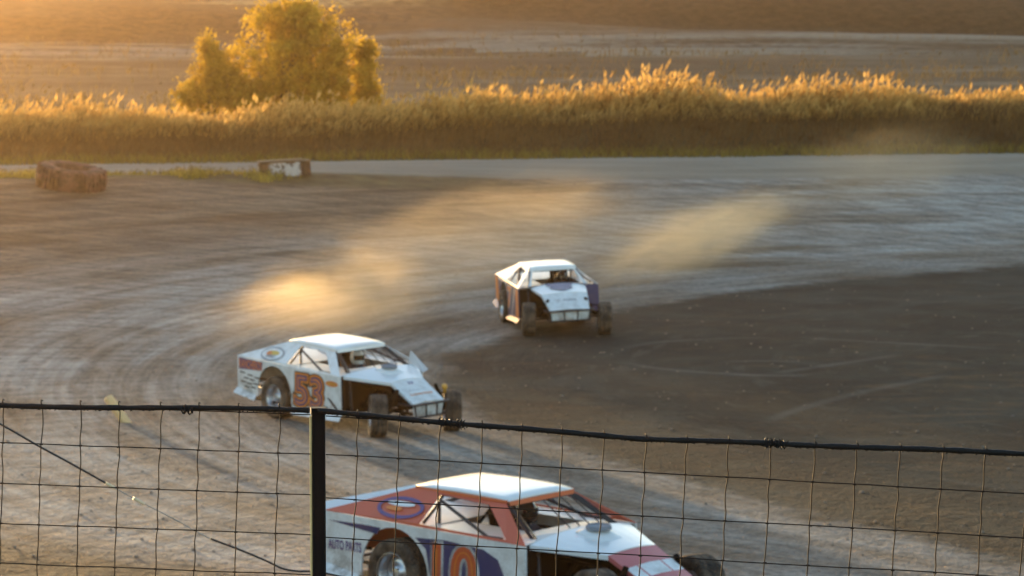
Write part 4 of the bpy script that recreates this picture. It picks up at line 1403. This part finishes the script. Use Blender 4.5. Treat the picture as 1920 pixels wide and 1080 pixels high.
# wire ties on the rail
def tie(px, py, f_, turns, width):
    mm = fmb()
    c0 = fence_pt(px - width / 2, py, f_(px) - .016); c1 = fence_pt(px + width / 2, rail_y(px + width / 2) if px > 596 else py + 1, f_(px) - .016)
    pts = []
    ns = turns * 10
    for i in range(ns + 1):
        a_ = 2 * math.pi * i / 10
        rr = .0095 + .002 * math.sin(i * .9)
        c = c0.lerp(c1, i / ns)
        pts.append(c + Vector((.002 * math.sin(i), rr * math.cos(a_), rr * math.sin(a_))))
    mm.tube(pts, .0020, 5)
    for _ in range(5):
        c = c0.lerp(c1, random.uniform(.2, 1)) + Vector((0, -.008, 0))
        a_ = random.uniform(0, 6.28)
        mm.tube([c, c + Vector((.012 * math.cos(a_), -.003, .016 * math.sin(a_)))], [.0018, .0008], 5)
    mm.build('wire_tie', M_RAIL, fence)
tie(351, 768, yl, 5, 22)
tie(835, rail_y(835) - 1, yr, 4, 26)
tie(862, rail_y(862), yr, 3, 12)
tie(1440, rail_y(1440) - 1, yr, 2, 14)
tie(1462, rail_y(1462) - 1, yr, 4, 22)

# ------------------------------------------------------------------ slack cable beyond the fence
def cable():
    pp = [(-420, 575), (-200, 690), (0, 795), (70, 835), (140, 873), (197, 905), (230, 923), (265, 942), (330, 975), (365, 995), (395, 1010), (450, 1031), (500, 1052), (530, 1066), (560, 1071), (600, 1073), (680, 1092), (800, 1130), (900, 1190)]
    P = [fence_pt(px, py, 11.5 + .0006 * px) for px, py in pp]
    P.append(Vector((P[-1].x + .3, P[-1].y, tz(P[-1].x + .3, P[-1].y) - .05)))
    P.insert(0, Vector((P[0].x - .35, P[0].y, tz(P[0].x - .35, P[0].y) - .05)))
    # smooth the run
    Q = []
    for i in range(len(P) - 1):
        p0, p1, p2, p3 = P[max(i - 1, 0)], P[i], P[i + 1], P[min(i + 2, len(P) - 1)]
        for k in range(6):
            t_ = k / 6
            Q.append(0.5 * ((2 * p1) + (p2 - p0) * t_ + (2 * p0 - 5 * p1 + 4 * p2 - p3) * t_ ** 2 + (3 * p1 - p0 - 3 * p2 + p3) * t_ ** 3))
    Q.append(P[-1])
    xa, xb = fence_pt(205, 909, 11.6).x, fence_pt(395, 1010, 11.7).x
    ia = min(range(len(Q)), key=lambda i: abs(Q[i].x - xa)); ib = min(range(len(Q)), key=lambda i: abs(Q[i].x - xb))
    m = MB(); m.tube(Q[:ia + 1], .0044, 8); m.cur = 1; m.tube(Q[ia:ib + 1], .0022, 8); m.cur = 0; m.tube(Q[ib:], .0044, 8)  # middle run paler, sunlight on the cable put into its colour
    o = m.build('slack_cable', [plain('dark_cable', (0.018, 0.018, 0.024), .45, .3, var=.4, scale=6), plain('sunlit_wire', (0.30, 0.29, 0.28), .4, .3, var=.3, scale=8)])
    tag(o, 'thin dark slack cable slanting down behind the wire fence', 'cable')
    for (a_, b_) in (((198, 905.5), (214, 914.5)), ((250, 934), (271, 945.5))):  # bright pieces paint spots where sun catches the cable
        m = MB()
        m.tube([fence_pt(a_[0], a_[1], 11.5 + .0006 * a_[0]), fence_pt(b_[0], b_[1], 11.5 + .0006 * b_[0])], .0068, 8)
        m.build('sunlit_cable_bit', plain('cable_sun_tone', (0.62, 0.52, 0.36), .5, var=.2, scale=8), o)
cable()

# ------------------------------------------------------------------ dust and air
def dust_material(name, dens, g=0.6, sc=0.9, head=0.0, seed=0.0):
    t = NT(name)
    tc = t.n('ShaderNodeTexCoord').outputs['Object']
    ln = t.n('ShaderNodeVectorMath', operation='LENGTH'); t.put(ln.inputs[0], tc)
    r2 = t.math('MULTIPLY', ln.outputs['Value'], ln.outputs['Value'])
    fall = t.math('POWER', t.math('SUBTRACT', 1.0, r2, clamp=True), 2.0)
    pos = t.n('ShaderNodeNewGeometry').outputs['Position']
    mp = t.n('ShaderNodeMapping'); t.put(mp.inputs['Vector'], tc)
    mp.inputs['Scale'].default_value = (1.3 * sc, 1.0 * sc, 1.0 * sc)
    mp.inputs['Rotation'].default_value = (0, R(18), 0)
    mp.inputs['Location'].default_value = (seed, seed * 2, 0)
    n0 = t.noise(mp.outputs[0], 1.9, 5, 0.60, 0.7)
    s = t.n('ShaderNodeSeparateXYZ'); t.put(s.inputs[0], tc)
    hd = t.smooth(s.outputs[0], 1.0, -0.9, 1 - head, 1.0)
    rag = t.smooth(t.math('ADD', t.math('MULTIPLY', fall, 1.0), t.math('MULTIPLY', t.math('SUBTRACT', n0, 0.5), 2.4)), -0.10, 1.25)
    d = t.math('MULTIPLY', t.math('MULTIPLY', t.math('POWER', fall, 0.5), rag), t.math('MULTIPLY', hd, dens))
    vol = t.n('ShaderNodeVolumePrincipled')
    vol.inputs['Color'].default_value = (0.96, 0.77, 0.49, 1)
    vol.inputs['Anisotropy'].default_value = g
    t.put(vol.inputs['Density'], d)
    t.t.links.new(vol.outputs[0], t.out.inputs['Volume'])
    return t.m

def dust(label, a, b, wid, hgt, dens, head=0.6, sc=1.0, lift=0.3, seed=0.0):
    """an airborne cloud from a (car end) to b, an ellipsoid of air filled by the density above"""
    a, b = Vector(a), Vector(b)
    d = b - a
    me = bpy.data.meshes.new('dust_cloud')
    bm = bmesh.new(); bmesh.ops.create_icosphere(bm, subdivisions=3, radius=1.0)
    bm.to_mesh(me); bm.free()
    me.materials.append(dust_material('airborne_dust', dens, head=head, sc=sc, seed=seed))
    o = bpy.data.objects.new('dust_cloud', me); COL.objects.link(o)
    o.location = (a + b) / 2 + Vector((0, 0, lift))
    o.rotation_euler = (0, -math.asin(d.z / d.length), math.atan2(d.y, d.x))
    o.scale = (d.length / 2, wid / 2, hgt / 2)
    tag(o, label, 'dust', kind='stuff')
    return o
dust('thick bright dust cloud just behind the car numbered 53', at(400, 690), at(820, 520), 5.4, 3.0, .20, .65, 1.0, .15, 1.0)
dust('long thin dust trail drifting from the car numbered 53 up the track', at(450, 650), at(1260, 370), 9.5, 3.6, .050, .35, 1.5, .5, 4.0)
dust('bright dust plume rising behind the farthest car', at(1010, 590), at(1520, 370), 4.2, 2.4, .29, .0, 1.5, .25, 2.5)
dust('faint dust hanging over the track at the right', at(1430, 450), at(1840, 300), 7.5, 4.0, .035, .2, 1.1, .8, 7.0)

hz = MB()  # haze volume added to give the orange lens flare veil
hz.box((0, 330, 15), (520, 760, 56))
ho = hz.build('haze', None)
ho.data.materials.clear()
t = NT('flare_haze')
vol = t.n('ShaderNodeVolumePrincipled')
vol.inputs['Color'].default_value = (0.96, 0.66, 0.35, 1)
vol.inputs['Density'].default_value = 0.00024
vol.inputs['Anisotropy'].default_value = 0.90
t.t.links.new(vol.outputs[0], t.out.inputs['Volume'])
ho.data.materials.append(t.m)
tag(ho, 'warm haze added over the whole track for the orange flare at left', 'haze', kind='stuff')
